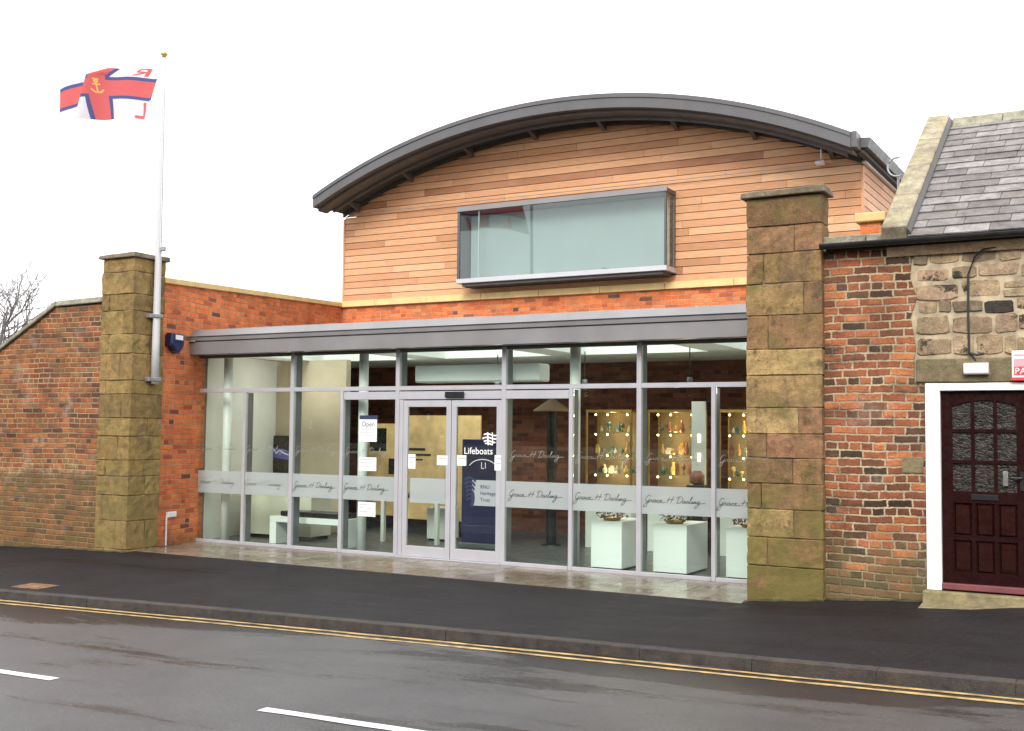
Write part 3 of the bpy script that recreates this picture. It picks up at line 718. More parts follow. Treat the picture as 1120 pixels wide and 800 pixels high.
def deco(p,x0,x1,sx,upper=True,clip=None,mat='ink_grey'):
    b=MB(); b.box(x0,x1,YG-.0085,YG-.0075,.755,1.095); b.build('frosted_band',M['frost'],p)
    if sx is not None:
        signature('lettering',sx,.90,.031,.0068,M[mat],p,YG-.0105,clip or (x0,x1))
        if upper: signature('lettering',sx+.02,1.415,.031,.0052,M['frost_script'],p,YG-.0095,clip or (x0,x1))
for xa,xb in zip(cuts,cuts[1:]): pane(xa+fm,xb-fm,HT+.03,HH-.07)
lowp=[(-13.04,-12.05,-12.95,False),(-12.05,-11.123,-12.02,False),(-11.123,-10.194,-11.06,True),(-10.194,-9.223,-10.14,True),(-7.511,-6.52,-7.42,True),(-6.52,-5.579,-6.46,True),(-5.579,-4.619,-5.50,True),(-4.619,-3.65,-4.56,True),(-3.65,XG1,-3.58,True)]
for xa,xb,sx,upr in lowp:
    top=HT-.03 if not(abs(xa+10.194)<.01 or abs(xa+7.511)<.01) else HT-.155
    p=pane(xa+fm,xb-fm,H0,top); deco(p,xa+fm,xb-fm,sx,True,None,'frost_script' if xa<-11.5 else 'ink_grey')
# sliding doors
def sdoor(x0,x1,label):
    fw=.075; y0,y1=YG-.022,YG+.02
    b=MB(); b.box(x0,x0+fw,y0,y1,.02,2.16); b.box(x1-fw,x1,y0,y1,.02,2.16); b.box(x0+fw,x1-fw,y0,y1,2.07,2.16); b.box(x0+fw,x1-fw,y0,y1,.02,.165)
    d=b.build('sliding_door',M['alu'],bl,bevel=.004)
    p=pane(x0+fw,x1-fw,.165,2.07,par=d); return d,p
# fixed jamb left of the doors
bar('door_jamb',-9.19,-9.125,YG-.02,YG+.03,.02,HT-.16)
dA,pA=sdoor(-9.12,-8.335,'')
dB,pB=sdoor(-8.325,-7.545,'')
b=MB(); b.box(-9.0,-8.42,YG-.0085,YG-.0075,.755,1.095); b.build('frosted_band',M['frost'],pA)
b=MB(); b.box(-7.99,-7.62,YG-.0085,YG-.0075,.755,1.095); b.build('frosted_band',M['frost'],pB)
b=MB(); b.box(-8.42,-8.12,YG-.06,YG-.026,HT-.135,HT-.055); b.build('door_sensor',M['black'],bl,bevel=.008)
# lettering on the right door
text_mb('lettering','Lifeboats',(-8.13,YG-.010,1.44),.125,M['white_ink'],pB,'LEFT',1.0)
for i,s in enumerate(('RNLI','Heritage','Trust')):
    text_mb('lettering',s,(-7.865,YG-.0105,.985-.085*i),.068,M['ink'],pB,'LEFT')
# small waving-flag emblem above the word
b=MB()
def rib(b,pts,wd,y):
    for (xa,za),(xb,zb2) in zip(pts,pts[1:]):
        d=math.hypot(xb-xa,zb2-za); nx,nz=-(zb2-za)/d*wd/2,(xb-xa)/d*wd/2
        b.face([(xa-nx,y,za-nz),(xb-nx,y,zb2-nz),(xb+nx,y,zb2+nz),(xa+nx,y,za+nz)])
wave=lambda x:.012*math.sin((x+7.82)*28)
for zo,x0,x1 in ((1.70,-7.82,-7.62),(1.655,-7.84,-7.60),(1.61,-7.82,-7.64),(1.575,-7.80,-7.68)):
    rib(b,[(x,zo+wave(x)) for x in frange(x0,x1,8)],.018,YG-.010)
rib(b,[(-7.76,1.73),(-7.75,1.56)],.02,YG-.0104); rib(b,[(-7.69,1.73),(-7.68,1.58)],.015,YG-.0104)
b.build('emblem',M['white_ink'],pB)
# thin arc emblem under it
b=MB(); rib(b,[(-7.83+.22*math.cos(a),1.24+.13*math.sin(a)) for a in frange(.35,math.pi-.35,14)],.012,YG-.010)
rib(b,[(-7.85,1.33),(-7.85,1.25),(-7.81,1.25)],.012,YG-.0104); rib(b,[(-7.79,1.33),(-7.79,1.25)],.012,YG-.0104)
b.build('emblem',M['frost_script'],pB)
# dark leaf-like figure mark at the edge of the band
b=MB()
for k in range(6):
    a0=1.9-k*.33; zc=.78+.055*k
    pts=[(-8.03+.075*math.cos(a)*(.6+.12*k),zc+.07*math.sin(a)) for a in frange(.2,2.6,8)]
    rib(b,pts,.032,YG-.0106)
rib(b,[(-8.0,.74),(-7.97,.83),(-7.98,.92)],.05,YG-.0109)
b.build('emblem',M['ink'],pB)

# ---- interior shell
b=MB(); b.box(-14.1,-2.7,13.2,17.6,-.1,0.0); b.box(-13.1,-2.72,13.05,13.2,-.1,-.001); b.build('shop_floor',M['floor'],bl)
b=MB(); b.box(-14.1,-2.67,13.2,RL0,2.93,2.97); b.box(-14.1,-2.67,RL1,17.75,2.93,2.97)
x=-13.0
while x<-2.8: b.box(x-.25,x+.25,RL0,RL1,2.93,2.97); x+=2.55
b.build('ceiling',M['ceiling'],bl)
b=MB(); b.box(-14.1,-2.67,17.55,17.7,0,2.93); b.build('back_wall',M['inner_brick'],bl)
b=MB(); b.box(-14.0,-11.92,15.3,15.42,0,2.93); b.build('partition',M['beige'],bl)
b=MB(); b.hexa([along(1.3,.012,0),along(1.3,.02,0),along(4.5,.02,0),along(4.5,.012,0),along(1.3,.012,2.93),along(1.3,.02,2.93),along(4.5,.02,2.93),along(4.5,.012,2.93)]); b.build('side_lining',M['offwhite'],bl)
b=MB(); b.box(-2.72,-2.668,13.2,17.6,0,2.93); b.build('side_lining',M['offwhite'],bl)
for x in (-12.72,-10.07,-6.63,-3.4):
    b=MB(); b.tube([(x,13.34,0),(x,13.34,2.93)],.07,16); b.build('column',M['white'],bl,smooth=True)
b=MB(); b.box(-9.15,-7.15,13.3,13.62,2.42,2.66); b.build('air_curtain',M['white'],bl,bevel=.02)

# ------------------------------------------------------------------ notices on the glass
def notice(label,x0,x1,z0,z1,head=None,lines=4,word=None,back=False):
    y=YG-.0135 if not back else YG-.024
    t=thing('notice',label,'notice',((x0+x1)/2,y,z0),'paper notices stuck on the glass')
    b=MB(); b.box(x0,x1,y-.0012,y,z0,z1); b.build('sheet',M['paper'],t)
    zt_=z1
    if head:
        b=MB(); b.box(x0,x1,y-.0022,y-.0016,z1-head,z1+.002); b.build('header',M['ink'],t); zt_=z1-head
    if word:
        text_mb('lettering',word,((x0+x1)/2,y-.0022,zt_-.10),.10,M['ink'],t,'CENTER')
        zt_-=.12
    b=MB(); h=(zt_-z0)/(lines+1)
    for i in range(lines):
        z=zt_-h*(i+.8); L=(x1-x0)*random.uniform(.45,.8); b.box(x0+.025,x0+.025+L,y-.0018,y-.0014,z,z+h*.28)
    b.build('print_lines',M['frost_script'],t)
notice('tall white notice with blue header stuck high on the glass left of the doors',-9.88,-9.575,1.58,1.95,.055,4,'Open')
notice('blank white sheet stuck at mid height below the tall blue headed notice',-9.88,-9.575,1.17,1.36,None,3)
notice('white sheet stuck low on the glass beneath the frosted band',-9.88,-9.575,.53,.73,None,3)
notice('small pale notice on the left edge of the left sliding door pane',-9.03,-8.91,1.22,1.42,None,2)
notice('small white sticker on the right stile side of the left sliding door',-8.55,-8.38,1.28,1.41,None,1,None,True)
notice('small white sticker on the left edge of the right sliding door',-8.23,-8.08,1.28,1.42,None,1,None,True)
notice('small pale notice on the right edge of the right sliding door',-7.64,-7.50,1.23,1.43,None,2,None,True)

# ------------------------------------------------------------------ things inside the shop
def plinth(label,x,y,wx,wy,h,rz=0):
    t=thing('plinth',label,'plinth',(x,y,0),'white display plinths inside the window')
    b=MB(); b.box(x-wx/2,x+wx/2,y-wy/2,y+wy/2,.03,h); b.build('body',M['white'],t,bevel=.004)
    b=MB(); b.box(x-wx/2+.02,x+wx/2-.02,y-wy/2+.02,y+wy/2-.02,0,.029); b.build('base',M['black'],t)
    return t
PL=[(-6.13,13.62,.43,.75,.62,'white square plinth left of the three near the right window'),
    (-5.27,13.62,.44,.75,.62,'white square plinth in the middle of the three near the right window'),
    (-4.30,13.62,.5,.75,.62,'white square plinth next to the right stone pillar')]
for x,y,a,c,h,l in PL: plinth(l,x,y,a,c,h)
plinth('small white low plinth deep behind the left sliding door',-10.0,15.4,.35,.4,.52)
def posy(label,x,y,z,mats):
    t=thing('flower_display',label,'flowers',(x,y,z),'dried flower displays on the plinths')
    b=MB(); b.lathe([(.07,0),(.11,.01),(.12,.035),(.11,.04)],(x,y,z),12); b.build('bowl',M['gold'],t,smooth=True)
    b=MB()
    for i in range(150):
        a=random.uniform(0,6.28); r=.17*math.sqrt(random.random()); h=.03+.15*random.random()*(1-r*3)
        p=Vector((x+r*1.3*math.cos(a),y+r*math.sin(a),z+h)); s=random.uniform(.01,.024)
        n1=Vector((random.gauss(0,1),random.gauss(0,1),random.gauss(0,1))).normalized(); n2=n1.orthogonal().normalized(); n3=n1.cross(n2)
        b.face([p+n2*s,p+n3*s*.7,p-n2*s,p-n3*s*.7],random.random(),random.choice((0,0,1)))
    b.build('flower_heads',mats,t)
posy('reddish dried flowers on the left white plinth',-6.13,13.42,.62,[M['flower_red'],M['foliage']])
posy('golden dried flowers on the middle white plinth',-5.27,13.42,.62,[M['foliage'],M['gold']])
posy('brown dried flowers on the plinth beside the stone pillar',-4.30,13.42,.62,[M['flower_red'],M['flower_red']])
# bench
t=thing('bench','low white open frame bench with dark seat pad behind the left glazing','bench',(-11.15,13.6,0))
b=MB(); b.box(-11.86,-10.42,13.4,13.85,.33,.42); b.build('seat',M['white'],t,bevel=.006)
b=MB(); b.box(-11.70,-10.50,13.45,13.8,.421,.50); b.build('pad',M['screen'],t,bevel=.02,seg=2)
for x in (-11.86,-10.55):
    b=MB(); b.box(x,x+.13,13.4,13.85,0,.329); b.build('leg',M['white'],t,bevel=.005)
# low cream counter
t=thing('counter','low cream panelled counter behind the far left panes','counter',(-12.2,14.4,0))
b=MB(); b.box(-13.0,-11.55,14.0,14.5,.06,.70); b.build('body',M['cream'],t,bevel=.006)
b=MB(); b.box(-13.03,-11.52,13.97,14.53,.701,.735); b.build('worktop',M['beige'],t,bevel=.004)
b=MB(); b.box(-12.97,-11.58,14.04,14.46,0,.059); b.build('base',M['black'],t)
# dark sign board on the partition
t=thing('wall_board','dark wall board with a blue and white printed strip on the beige partition','board',(-13.3,15.28,1.3))
b=MB(); b.box(-13.92,-12.93,15.24,15.298,.98,1.63); b.build('frame',M['black'],t,bevel=.01)
b=MB(); b.box(-13.87,-12.98,15.234,15.239,1.03,1.58); b.build('panel',M['screen'],t)
b=MB(); b.prism([(-13.65,1.28),(-13.0,1.2),(-13.0,1.33),(-13.2,1.40),(-13.65,1.44)],'y',15.229,15.233); b.build('printed_strip',simple('violet_print',(.13,.11,.42),.5),t)
b=MB(); rib(b,[(-13.6,1.40),(-13.58,1.31),(-13.5,1.33),(-13.42,1.40),(-13.36,1.32),(-13.28,1.38),(-13.2,1.33),(-13.08,1.30)],.022,15.227); b.build('printed_mark',M['white_ink'],t)
# picture on the left side
t=thing('framed_picture','small dark framed picture on the pale wall behind the first pane','picture',(-12.95,14.9,1.2))
b=MB(); b.box(-14.05+.02,-13.98+.4,15.25,15.298,1.12,1.55); b.build('frame',M['ink_grey'],t,bevel=.006)
b=MB(); b.box(-13.99,-13.64,15.244,15.249,1.17,1.5); b.build('print',M['beige'],t)
# exhibition panels
def exhibit(label,x0,x1,y,z0,z1,mat,blobs):
    t=thing('exhibition_panel',label,'panel',((x0+x1)/2,y,0),'exhibition panels at the back of the shop')
    b=MB(); b.box(x0,x1,y,y+.04,z0,z1); b.build('board',mat,t,bevel=.004)
    b=MB()
    for (a,c,d,e) in blobs: b.box(x0+(x1-x0)*a,x0+(x1-x0)*c,y-.004,y-.001,z0+(z1-z0)*d,z0+(z1-z0)*e)
    b.build('printing',M['screen'],t)
    for x in (x0+.06,x1-.1):
        b=MB(); b.box(x,x+.04,y-.02 if z0<.2 else y+.0,y+.06,0,z0-.001 if z0>.05 else .05); b.build('foot',M['black'],t)
M['panel_lit']=simple('sand_panel',(.72,.47,.22),.7,var=.25,vscale=4)
exhibit('tall sand coloured exhibition panel with dark lettering seen through the left door',-11.25,-10.28,16.0,.25,2.0,M['panel_lit'],[(.08,.5,.66,.685),(.08,.62,.61,.63),(.15,.45,.565,.58)])
exhibit('narrow sand coloured panel with a dark picture beyond the tall notice',-12.3,-11.5,16.4,.25,1.86,M['panel_lit'],[(.1,.55,.7,.95),(.62,.9,.45,.62)])
exhibit('slim sand coloured panel behind the door stile with a dark vase picture',-10.12,-9.68,16.0,.25,2.0,M['panel_lit'],[(.45,.75,.5,.62),(.35,.85,.4,.5)])
# navy roll-up banner and dark desk
t=thing('rollup_banner','dark navy roll up banner standing behind the right sliding door','banner',(-9.1,14.7,0))
b=MB(); b.box(-9.15,-8.47,14.6,14.61,.08,1.62); b.build('cloth',M['navy_cloth'],t)
b=MB(); b.box(-9.17,-8.45,14.53,14.68,0,.079); b.build('base',M['alu_dark'],t,bevel=.01)
b=MB(); b.tube([(-8.81,14.64,.08),(-8.81,14.64,1.63)],.012); b.build('pole',M['steel'],t)
t=thing('display_table','dark topped display table behind the left sliding door','table',(-10.0,14.9,0))
b=MB(); b.box(-10.7,-9.55,14.6,15.1,.70,.76); b.build('tabletop',M['screen'],t,bevel=.005)
for x in (-10.66,-9.65):
    for y in (14.62,15.02):
        b=MB(); b.box(x,x+.06,y,y+.06,0,.699); b.build('leg',M['offwhite'],t)
# small lit ceiling spots hanging in the shop
for i,(x,y) in enumerate(((-12.4,14.6),(-10.6,15.0),(-8.9,15.2),(-7.3,15.0),(-5.6,14.8),(-4.0,14.8))):
    t=thing('ceiling_spot','small lit hanging spot lamp, %s from left along the shop ceiling'%('first','second','third','fourth','fifth','sixth')[i],'spot lamp',(x,y,2.45),'ceiling spots in the shop')
    b=MB(); b.tube([(x,y,2.5),(x,y,2.93)],.008,6); b.build('stem',M['black'],t)
    b=MB(); b.lathe([(.035,.1),(.045,.0),(.04,.0),(.03,.09)],(x,y,2.42),12); b.build('lamp_shade',M['alu_dark'],t,smooth=True)
    b=MB(); b.lathe([(.005,0),(.02,.01),(.02,.03),(.005,.045)],(x,y,2.41),10); b.build('bulb',M['bulb'],t,smooth=True)
    ld=bpy.data.lights.new('spot_light','POINT'); ld.energy=(7,6,5,2.5,2.5,3)[i]; ld.color=(1,.95,.86); ld.shadow_soft_size=.06
    lo=bpy.data.objects.new('spot_light',ld); COL.objects.link(lo); attach(lo,t); lo.location=(0,0,-.12)
# glass display cases
ITEMS=[simple('gift_%s'%n,c,.4,var=.3,vscale=20) for n,c in (('amber',(.42,.20,.05)),('teal',(.05,.10,.10)),('cream',(.66,.56,.40)),('brass',(.5,.33,.1)),('brick',(.22,.08,.045)),('green',(.07,.085,.035)),('grey',(.25,.23,.2)))]
HUE={'gift_amber':'small amber','gift_teal':'small teal','gift_cream':'small cream','gift_brass':'small brassy','gift_brick':'small brick red','gift_green':'small dark green','gift_grey':'small grey'}
def case(label,x0,x1,y,glabel,cname):
    yb=y+.45
    t=thing('display_case',label,'display case',((x0+x1)/2,y+.2,0),'lit glass display cases at the back of the shop')
    b=MB(); b.box(x0,x1,yb-.02,yb,.75,2.05); b.build('back_panel',simple('case_back',(.2,.145,.08),.7),t)
    b=MB(); b.box(x0,x1,y,yb,0,.70); b.build('cabinet',M['offwhite'],t,bevel=.006)
    b=MB()
    for x in (x0,x1-.025):
        for yy in (y,yb-.046): b.box(x,x+.025,yy,yy+.025,.701,2.05)
    b.box(x0,x1,y,yb-.021,2.051,2.09); b.build('frame',M['gold'],t)
    for z in (.72,1.12,1.42,1.74):
        b=MB(); b.box(x0+.026,x1-.026,y+.02,yb-.022,z,z+.012); b.build('shelf',M['glass'] if z>.8 else M['cream'],t)
    for z in (1.08,1.38,1.70,2.0):
        for fx in (.16,.42,.85):
            if z==1.38 and fx<.3: continue
            x=x0+(x1-x0)*fx
            b=MB(); b.lathe([(.005,0),(.013,.006),(.017,.016),(.01,.028)],(x,y+.1,z-.0),8); b.build('spot_lamp',M['bulb'],t,smooth=True)
        ld=bpy.data.lights.new('case_light','POINT'); ld.energy=1.9; ld.color=(1,.72,.40); ld.shadow_soft_size=.03
        lo=bpy.data.objects.new('case_light',ld); COL.objects.link(lo); attach(lo,t); lo.location=Vector(((x0+x1)/2,y+.16,z))-Vector(t.location)
    for z,shelf in ((.733,'bottom'),(1.133,'lower'),(1.433,'middle'),(1.753,'top')):
        n=random.randint(6,8)
        for i in range(n):
            x=x0+.08+(x1-x0-.16)*(i+.5)/n+random.uniform(-.02,.02); yy=y+random.uniform(.16,.32); h=random.uniform(.07,.19); r=random.uniform(.025,.045)
            b=MB(); k=random.random()
            if k<.45: b.lathe([(r*.7,0),(r,h*.25),(r*.9,h*.5),(r*.35,h*.75),(r*.45,h)],(x,yy,z),10); sm=True; form='bottle'
            elif k<.75: b.box(x-r,x+r,yy-r*.8,yy+r*.8,z,z+h*.7); b.box(x-r*.7,x+r*.7,yy-r*.5,yy+r*.5,z+h*.7,z+h); sm=False; form='stepped block'
            else: b.lathe([(r*.5,0),(r*.2,h*.2),(r*.25,h*.4),(r*1.1,h*.6),(r*1.2,h*.85),(r*.6,h)],(x,yy,z),10); sm=True; form='goblet'
            im=random.choice(ITEMS); o=b.build('ornament',im,None,smooth=sm)
            tag(o,'%s %s %s from left, %s shelf of %s'%(HUE[im.name].replace('small ',''),form,('first','second','third','fourth','fifth','sixth','seventh','eighth')[i],shelf,cname),'ornament',glabel)
case('lit glass display case in the window bay directly right of the doors',-7.62,-6.86,15.7,'small ornaments in the leftmost lit display case','the leftmost lit case')
case('lit glass display case behind the middle pane of the right glazing',-6.60,-5.83,15.7,'small ornaments in the middle lit display case','the middle lit case')
case('lit glass display case partly hidden by the right stone pillar',-5.5,-4.7,15.7,'small ornaments in the display case nearest the pillar','the case nearest the pillar')
t=thing('exhibition_panel','slim pale exhibition post with warm lit slots between two display cases','panel',(-5.7,15.5,0))
b=MB(); b.box(-5.80,-5.60,15.4,15.46,0,2.2); b.build('board',M['offwhite'],t,bevel=.004)
for z in (1.35,1.62):
    b=MB(); b.box(-5.70,-5.67,15.392,15.399,z,z+.11); b.build('spot_lamp',M['bulb'],t)
b=MB(); b.lathe([(.03,0),(.10,.03),(.11,.13),(.06,.2)],(-5.68,15.3,1.02),10); tag(b.build('vase',ITEMS[4],smooth=True),'squat brick red vase on a stand in front of the pale post','vase')
b=MB(); b.box(-5.80,-5.56,15.2,15.39,0,1.02); tag(b.build('stand',M['screen'],bevel=.006),'dark square stand under the brick red vase','stand')

t=thing('standard_lamp','tall dark post with a tan cone top inside the pane right of the doors','lamp',(-8.15,15.6,0))
b=MB(); b.lathe([(.16,0),(.15,.02),(.03,.05)],(-8.15,15.6,0),14); b.build('base',M['black'],t)
b=MB(); b.tube([(-8.15,15.6,.04),(-8.15,15.6,2.08)],.075,12); b.build('pole',M['black'],t)
b=MB(); b.lathe([(.30,0),(.29,.02),(.06,.18),(.02,.22)],(-8.15,15.6,2.06),18); b.build('lamp_shade',simple('tan_shade',(.13,.075,.035),.8),t)

# ------------------------------------------------------------------ right stone house
hs=thing('stone_house','old rubble stone house with slate roof, brick patch and dark door','house',(0,13,.2))
YH=11.6
# brick patch
b=MB(); b.prism([(-2.945,-.3),(-1.975,-.3),(-1.975,2.255),(-2.07,2.255),(-2.07,2.5),(-2.05,2.6),(-2.10,2.9),(-2.04,3.1),(-2.1,3.3),(-2.08,3.6),(-2.945,3.6)],'y',YH,YH+.3)
b.build('brick_patch',M['right_brick'],hs)
b=MB(); b.box(-2.10,3.5,YH+.024,YH+.4,2.25,3.62); b.box(-1.0,3.5,YH+.024,YH+.4,-.2,2.25); b.box(-2.9,3.5,YH+.31,YH+.5,-.2,3.6) ; b.build('wall_mortar',M['mortar'],hs)
b=MB(); b.box(-2.20,-1.985,YH-.006,YH+.1,1.375,1.545,.6); b.build('stone_block',M['lintel'],hs,bevel=.012,rough=.008)
# rubble stones
b=MB()
def rubble(b,xa,xb,z0,z1,avoid=None):
    z=z0
    while z<z1-.05:
        h=random.uniform(.10,.22); h=min(h,z1-z)
        x=xa+random.uniform(-.03,.03)
        while x<xb-.05:
            wd=random.uniform(.10,.42); xe=min(x+wd,xb)
            tone=.0 if random.random()<.06 else .2+.8*random.random()
            j=lambda k:random.uniform(-k,k)
            n=random.choice((1,1,1,2)) if h>.15 and wd<.25 else 1
            for q in range(n):
                hh=h/n*random.uniform(.84,1.06); zo=z+h/n*q+j(.016); d=YH+.02-random.uniform(0,.018)
                m=.006; a=.022
                cx_,cz_=(x+xe)/2,zo+hh/2; rx,rz=(xe-x)/2-m,hh/2-m
                pts=[(cx_+rx*sx*(1-random.uniform(0,.12)),cz_+rz*sz*(1-random.uniform(0,.2))) for sx,sz in ((-1,-.8),(-.82,-1),(0,-1.03),(.8,-1),(1,-.78),(1,.8),(.84,1),(.05,1.03),(-.8,1),(-1,.8))]
                k=len(b.v); N=len(pts)
                b.v += [(px,d,pz) for px,pz in [(cx_+(p_[0]-cx_)*.95,cz_+(p_[1]-cz_)*.91) for p_ in pts]]
                b.v += [(px,d+.009,pz) for px,pz in pts]+[(px,YH+.15,pz) for px,pz in pts]
                b.f.append(tuple(k+i for i in range(N))); b.t.append(tone); b.m.append(0)
                for r_ in (0,N):
                    for i in range(N):
                        i2=(i+1)%N; b.f.append((k+r_+i,k+r_+i2,k+r_+N+i2,k+r_+N+i)); b.t.append(tone); b.m.append(0)
            x=xe
        z+=h
rubble(b,-2.06,3.4,2.51,3.58)
b.build('rubble_face',M['rubble'],hs,rough=.008)
b=MB(); rubble(b,-.93,3.4,-.1,2.25); b.build('rubble_face',M['rubble'],hs,rough=.008)
b=MB(); b.box(-2.06,-.3,YH-.02,YH+.3,2.262,2.495,.5,0,.012); b.build('lintel',M['lintel'],hs,bevel=.012,seg=1,rough=.012)
# coping on the brick end and gutter
b=MB(); x=-2.944
while x<-2.13:
    b.hexa([(x,YH-.05,3.602),(min(x+.42,-2.12),YH-.05,3.602),(min(x+.42,-2.12),YH+.4,3.602),(x,YH+.4,3.602),(x,YH-.03,3.76),(min(x+.42,-2.12),YH-.03,3.76),(min(x+.42,-2.12),YH+.4,3.80),(x,YH+.4,3.80)],random.random()); x+=.43
b.build('wall_coping',M['coping_old'],hs,bevel=.012)
b=MB(); g_=[(YH-.15+.045*math.cos(a),3.655+.045*math.sin(a)) for a in frange(math.pi,2*math.pi,8)]
b.prism(g_+[(YH-.105,3.665),(YH-.195,3.665)],'x',-2.944,3.5); b.box(-2.9,3.5,YH-.09,YH+.0,3.60,3.62); b.build('gutter',M['black_metal'],hs)
# slate roof
pit_=R_(33); ct,st_=math.cos(pit_),math.sin(pit_)
YE0,ZE0=YH-.13,3.68; YRG=14.2
Ls=(YRG-YE0)/ct
XG=-2.09
def rp(x,s,n): return (x,YE0+ct*s-st_*n,ZE0+st_*s+ct*n)
b=MB(); expo=.19; s=-.03; k=0
while s<Ls-.05:
    x=XG-(.19 if k%2 else 0)-.0
    while x<3.5:
        wd=random.uniform(.32,.42); a,c=max(x,XG),min(x+wd-.006,3.5); x+=wd
        if c-a<.03: continue
        j=random.uniform(-.008,.008); n0=.028+random.uniform(0,.006); e=min(s+expo*1.9,Ls)
        b.hexa([rp(a,s+j,n0-.012),rp(c,s+j+random.uniform(-.004,.004),n0-.012),rp(c,e,-.004),rp(a,e,-.004),rp(a,s+j,n0),rp(c,s+j,n0),rp(c,e,.006),rp(a,e,.006)],random.random())
    s+=expo; k+=1
roof=b.build('roof',M['slate'],hs)
b=MB(); b.hexa([rp(XG-.22,0,-.2),rp(3.5,0,-.2),rp(3.5,Ls,-.2),rp(XG-.22,Ls,-.2),rp(XG-.22,0,-.02),rp(3.5,0,-.02),rp(3.5,Ls,-.02),rp(XG-.22,Ls,-.02)])
zr_=ZE0+st_*Ls
b.hexa([(XG-.22,YRG,zr_-.25),(3.5,YRG,zr_-.25),(3.5,YRG+2.2,zr_-1.65),(XG-.22,YRG+2.2,zr_-1.65),(XG-.22,YRG,zr_-.02),(3.5,YRG,zr_-.02),(3.5,YRG+2.2,zr_-1.45),(XG-.22,YRG+2.2,zr_-1.45)])
b.box(XG-.2,3.5,16.05,16.35,-.2,3.55); b.prism([(YH+.2,-.2),(16.3,-.2),(16.3,3.5),(YRG,zr_-.22),(YH+.2,3.6)],'x',XG-.2,XG-.02)
b.prism([(YH+.2,-.2),(16.3,-.2),(16.3,3.5),(YRG,zr_-.22),(YH+.2,3.6)],'x',3.2,3.48)
b.build('gable_wall',M['rubble'],hs)
b=MB(); x=XG+.03
while x<3.5:
    b.prism([(YRG-.15,zr_-.07),(YRG-.02,zr_+.075),(YRG+.06,zr_+.075),(YRG+.2,zr_-.08)],'x',x,min(x+.55,3.5),random.random()); x+=.556
b.build('ridge_tiles',M['coping_old'],roof,bevel=.01)
# skew stones
b=MB(); n=4
for i in range(n):
    s0,s1=.02+(Ls+.03)*i/n,.02+(Ls+.03)*(i+1)/n-.008
    x0,x1=XG-.25,XG-.005
    b.hexa([rp(x0,s0,-.1),rp(x1,s0,-.1),rp(x1,s1,-.1),rp(x0,s1,-.1),rp(x0,s0,.12),rp(x1,s0,.12),rp(x1,s1,.12),rp(x0,s1,.12)],random.random())
b.build('skew_stones',M['skew'],hs,bevel=.012)
b=MB(); b.hexa([rp(XG,.0,.03),rp(XG+.03,.0,.03),rp(XG+.03,Ls,.03),rp(XG,Ls,.03),rp(XG,.0,.10),rp(XG+.03,.0,.05),rp(XG+.03,Ls,.05),rp(XG,Ls,.10)]); b.build('flashing',M['zinc_dark'],roof)
# door frame, step, door
FX0,FX1,FZ0,FZ1=-1.97,-.94,.27,2.255
b=MB(); b.box(FX0,-1.835,YH-.012,YH+.12,FZ0,FZ1); b.box(-1.075,FX1,YH-.012,YH+.12,FZ0,FZ1); b.box(-1.834,-1.076,YH-.012,YH+.12,2.182,FZ1); b.build('door_frame',M['upvc'],hs,bevel=.005)
dx0,dx1,dz0,dz1=-1.832,-1.078,.345,2.18
yd=YH+.045
b=MB()
gx=[dx0+.10]+[0,0]+[dx1-.085]
x0g,x1g=dx0+.10,dx1-.085; wg=(x1g-x0g); mb=.032; pw=(wg-2*mb)/3
zl=[dz0+.10,dz0+.41,dz0+.45,dz0+.765, dz0+.875]   # lower panels
top_=dz1-.10
# stiles and rails
b.box(dx0,x0g,yd,yd+.045,dz0,dz1); b.box(x1g,dx1,yd,yd+.045,dz0,dz1)
b.box(x0g,x1g,yd,yd+.045,dz0,zl[0]); b.box(x0g,x1g,yd,yd+.045,zl[3],zl[4])
b.box(x0g,x1g,yd+.002,yd+.045,zl[1],zl[2])
gh=(top_-zl[4]-2*mb)/3
for i in (1,2):
    xx=x0g+i*pw+(i-1)*mb; b.box(xx,xx+mb,yd+.001,yd+.045,zl[4],dz1-.04); b.box(xx,xx+mb,yd+.001,yd+.045,zl[0],zl[3])
    zz=zl[4]+i*gh+(i-1)*mb
    for q in range(3): b.box(x0g+q*(pw+mb),x0g+q*(pw+mb)+pw,yd+.003,yd+.045,zz,zz+mb)
# arched top rail
n=12; xs=frange(x0g,x1g,n)
az=lambda x:top_-.045+.055*(1-((x-(x0g+x1g)/2)/(wg/2))**2)
for xa,xb in zip(xs,xs[1:]):
    b.hexa([(xa,yd+.0005,az(xa)),(xb,yd+.0005,az(xb)),(xb,yd+.045,az(xb)),(xa,yd+.045,az(xa)),(xa,yd+.0005,dz1),(xb,yd+.0005,dz1),(xb,yd+.045,dz1),(xa,yd+.045,dz1)])
door=b.build('front_door',M['mahogany'],hs)
for q in range(3):
    xa=x0g+q*(pw+mb)
    for r in range(3):
        za=zl[4]+r*(gh+mb); b=MB(); b.box(xa,xa+pw,yd+.02,yd+.028,za,za+gh+(.02 if r==2 else 0)); b.build('pane',M['obscure'],door)
    for r,(za,zb2) in enumerate(((zl[0],zl[1]),(zl[2],zl[3]))):
        b=MB(); i=.025
        b.box(xa,xa+pw,yd+.03,yd+.04,za,zb2)
        lo=za+i+(0.03*(abs(q-1)) if r==0 else 0)
        b.hexa([(xa+.008,yd+.03,za+.01),(xa+pw-.008,yd+.03,za+.01),(xa+pw-.008,yd+.03,zb2-.01),(xa+.008,yd+.03,zb2-.01),(xa+i,yd+.01,lo),(xa+pw-i,yd+.01,lo),(xa+pw-i,yd+.01,zb2-i),(xa+i,yd+.01,zb2-i)])
        b.build('raised_panel',M['mahogany_red'],door)
b=MB(); b.box(x0g+.5*wg-.12,x0g+.5*wg+.12,yd-.012,yd-.001,zl[3]+.03,zl[3]+.085); b.build('letterbox',M['black'],door,bevel=.004)
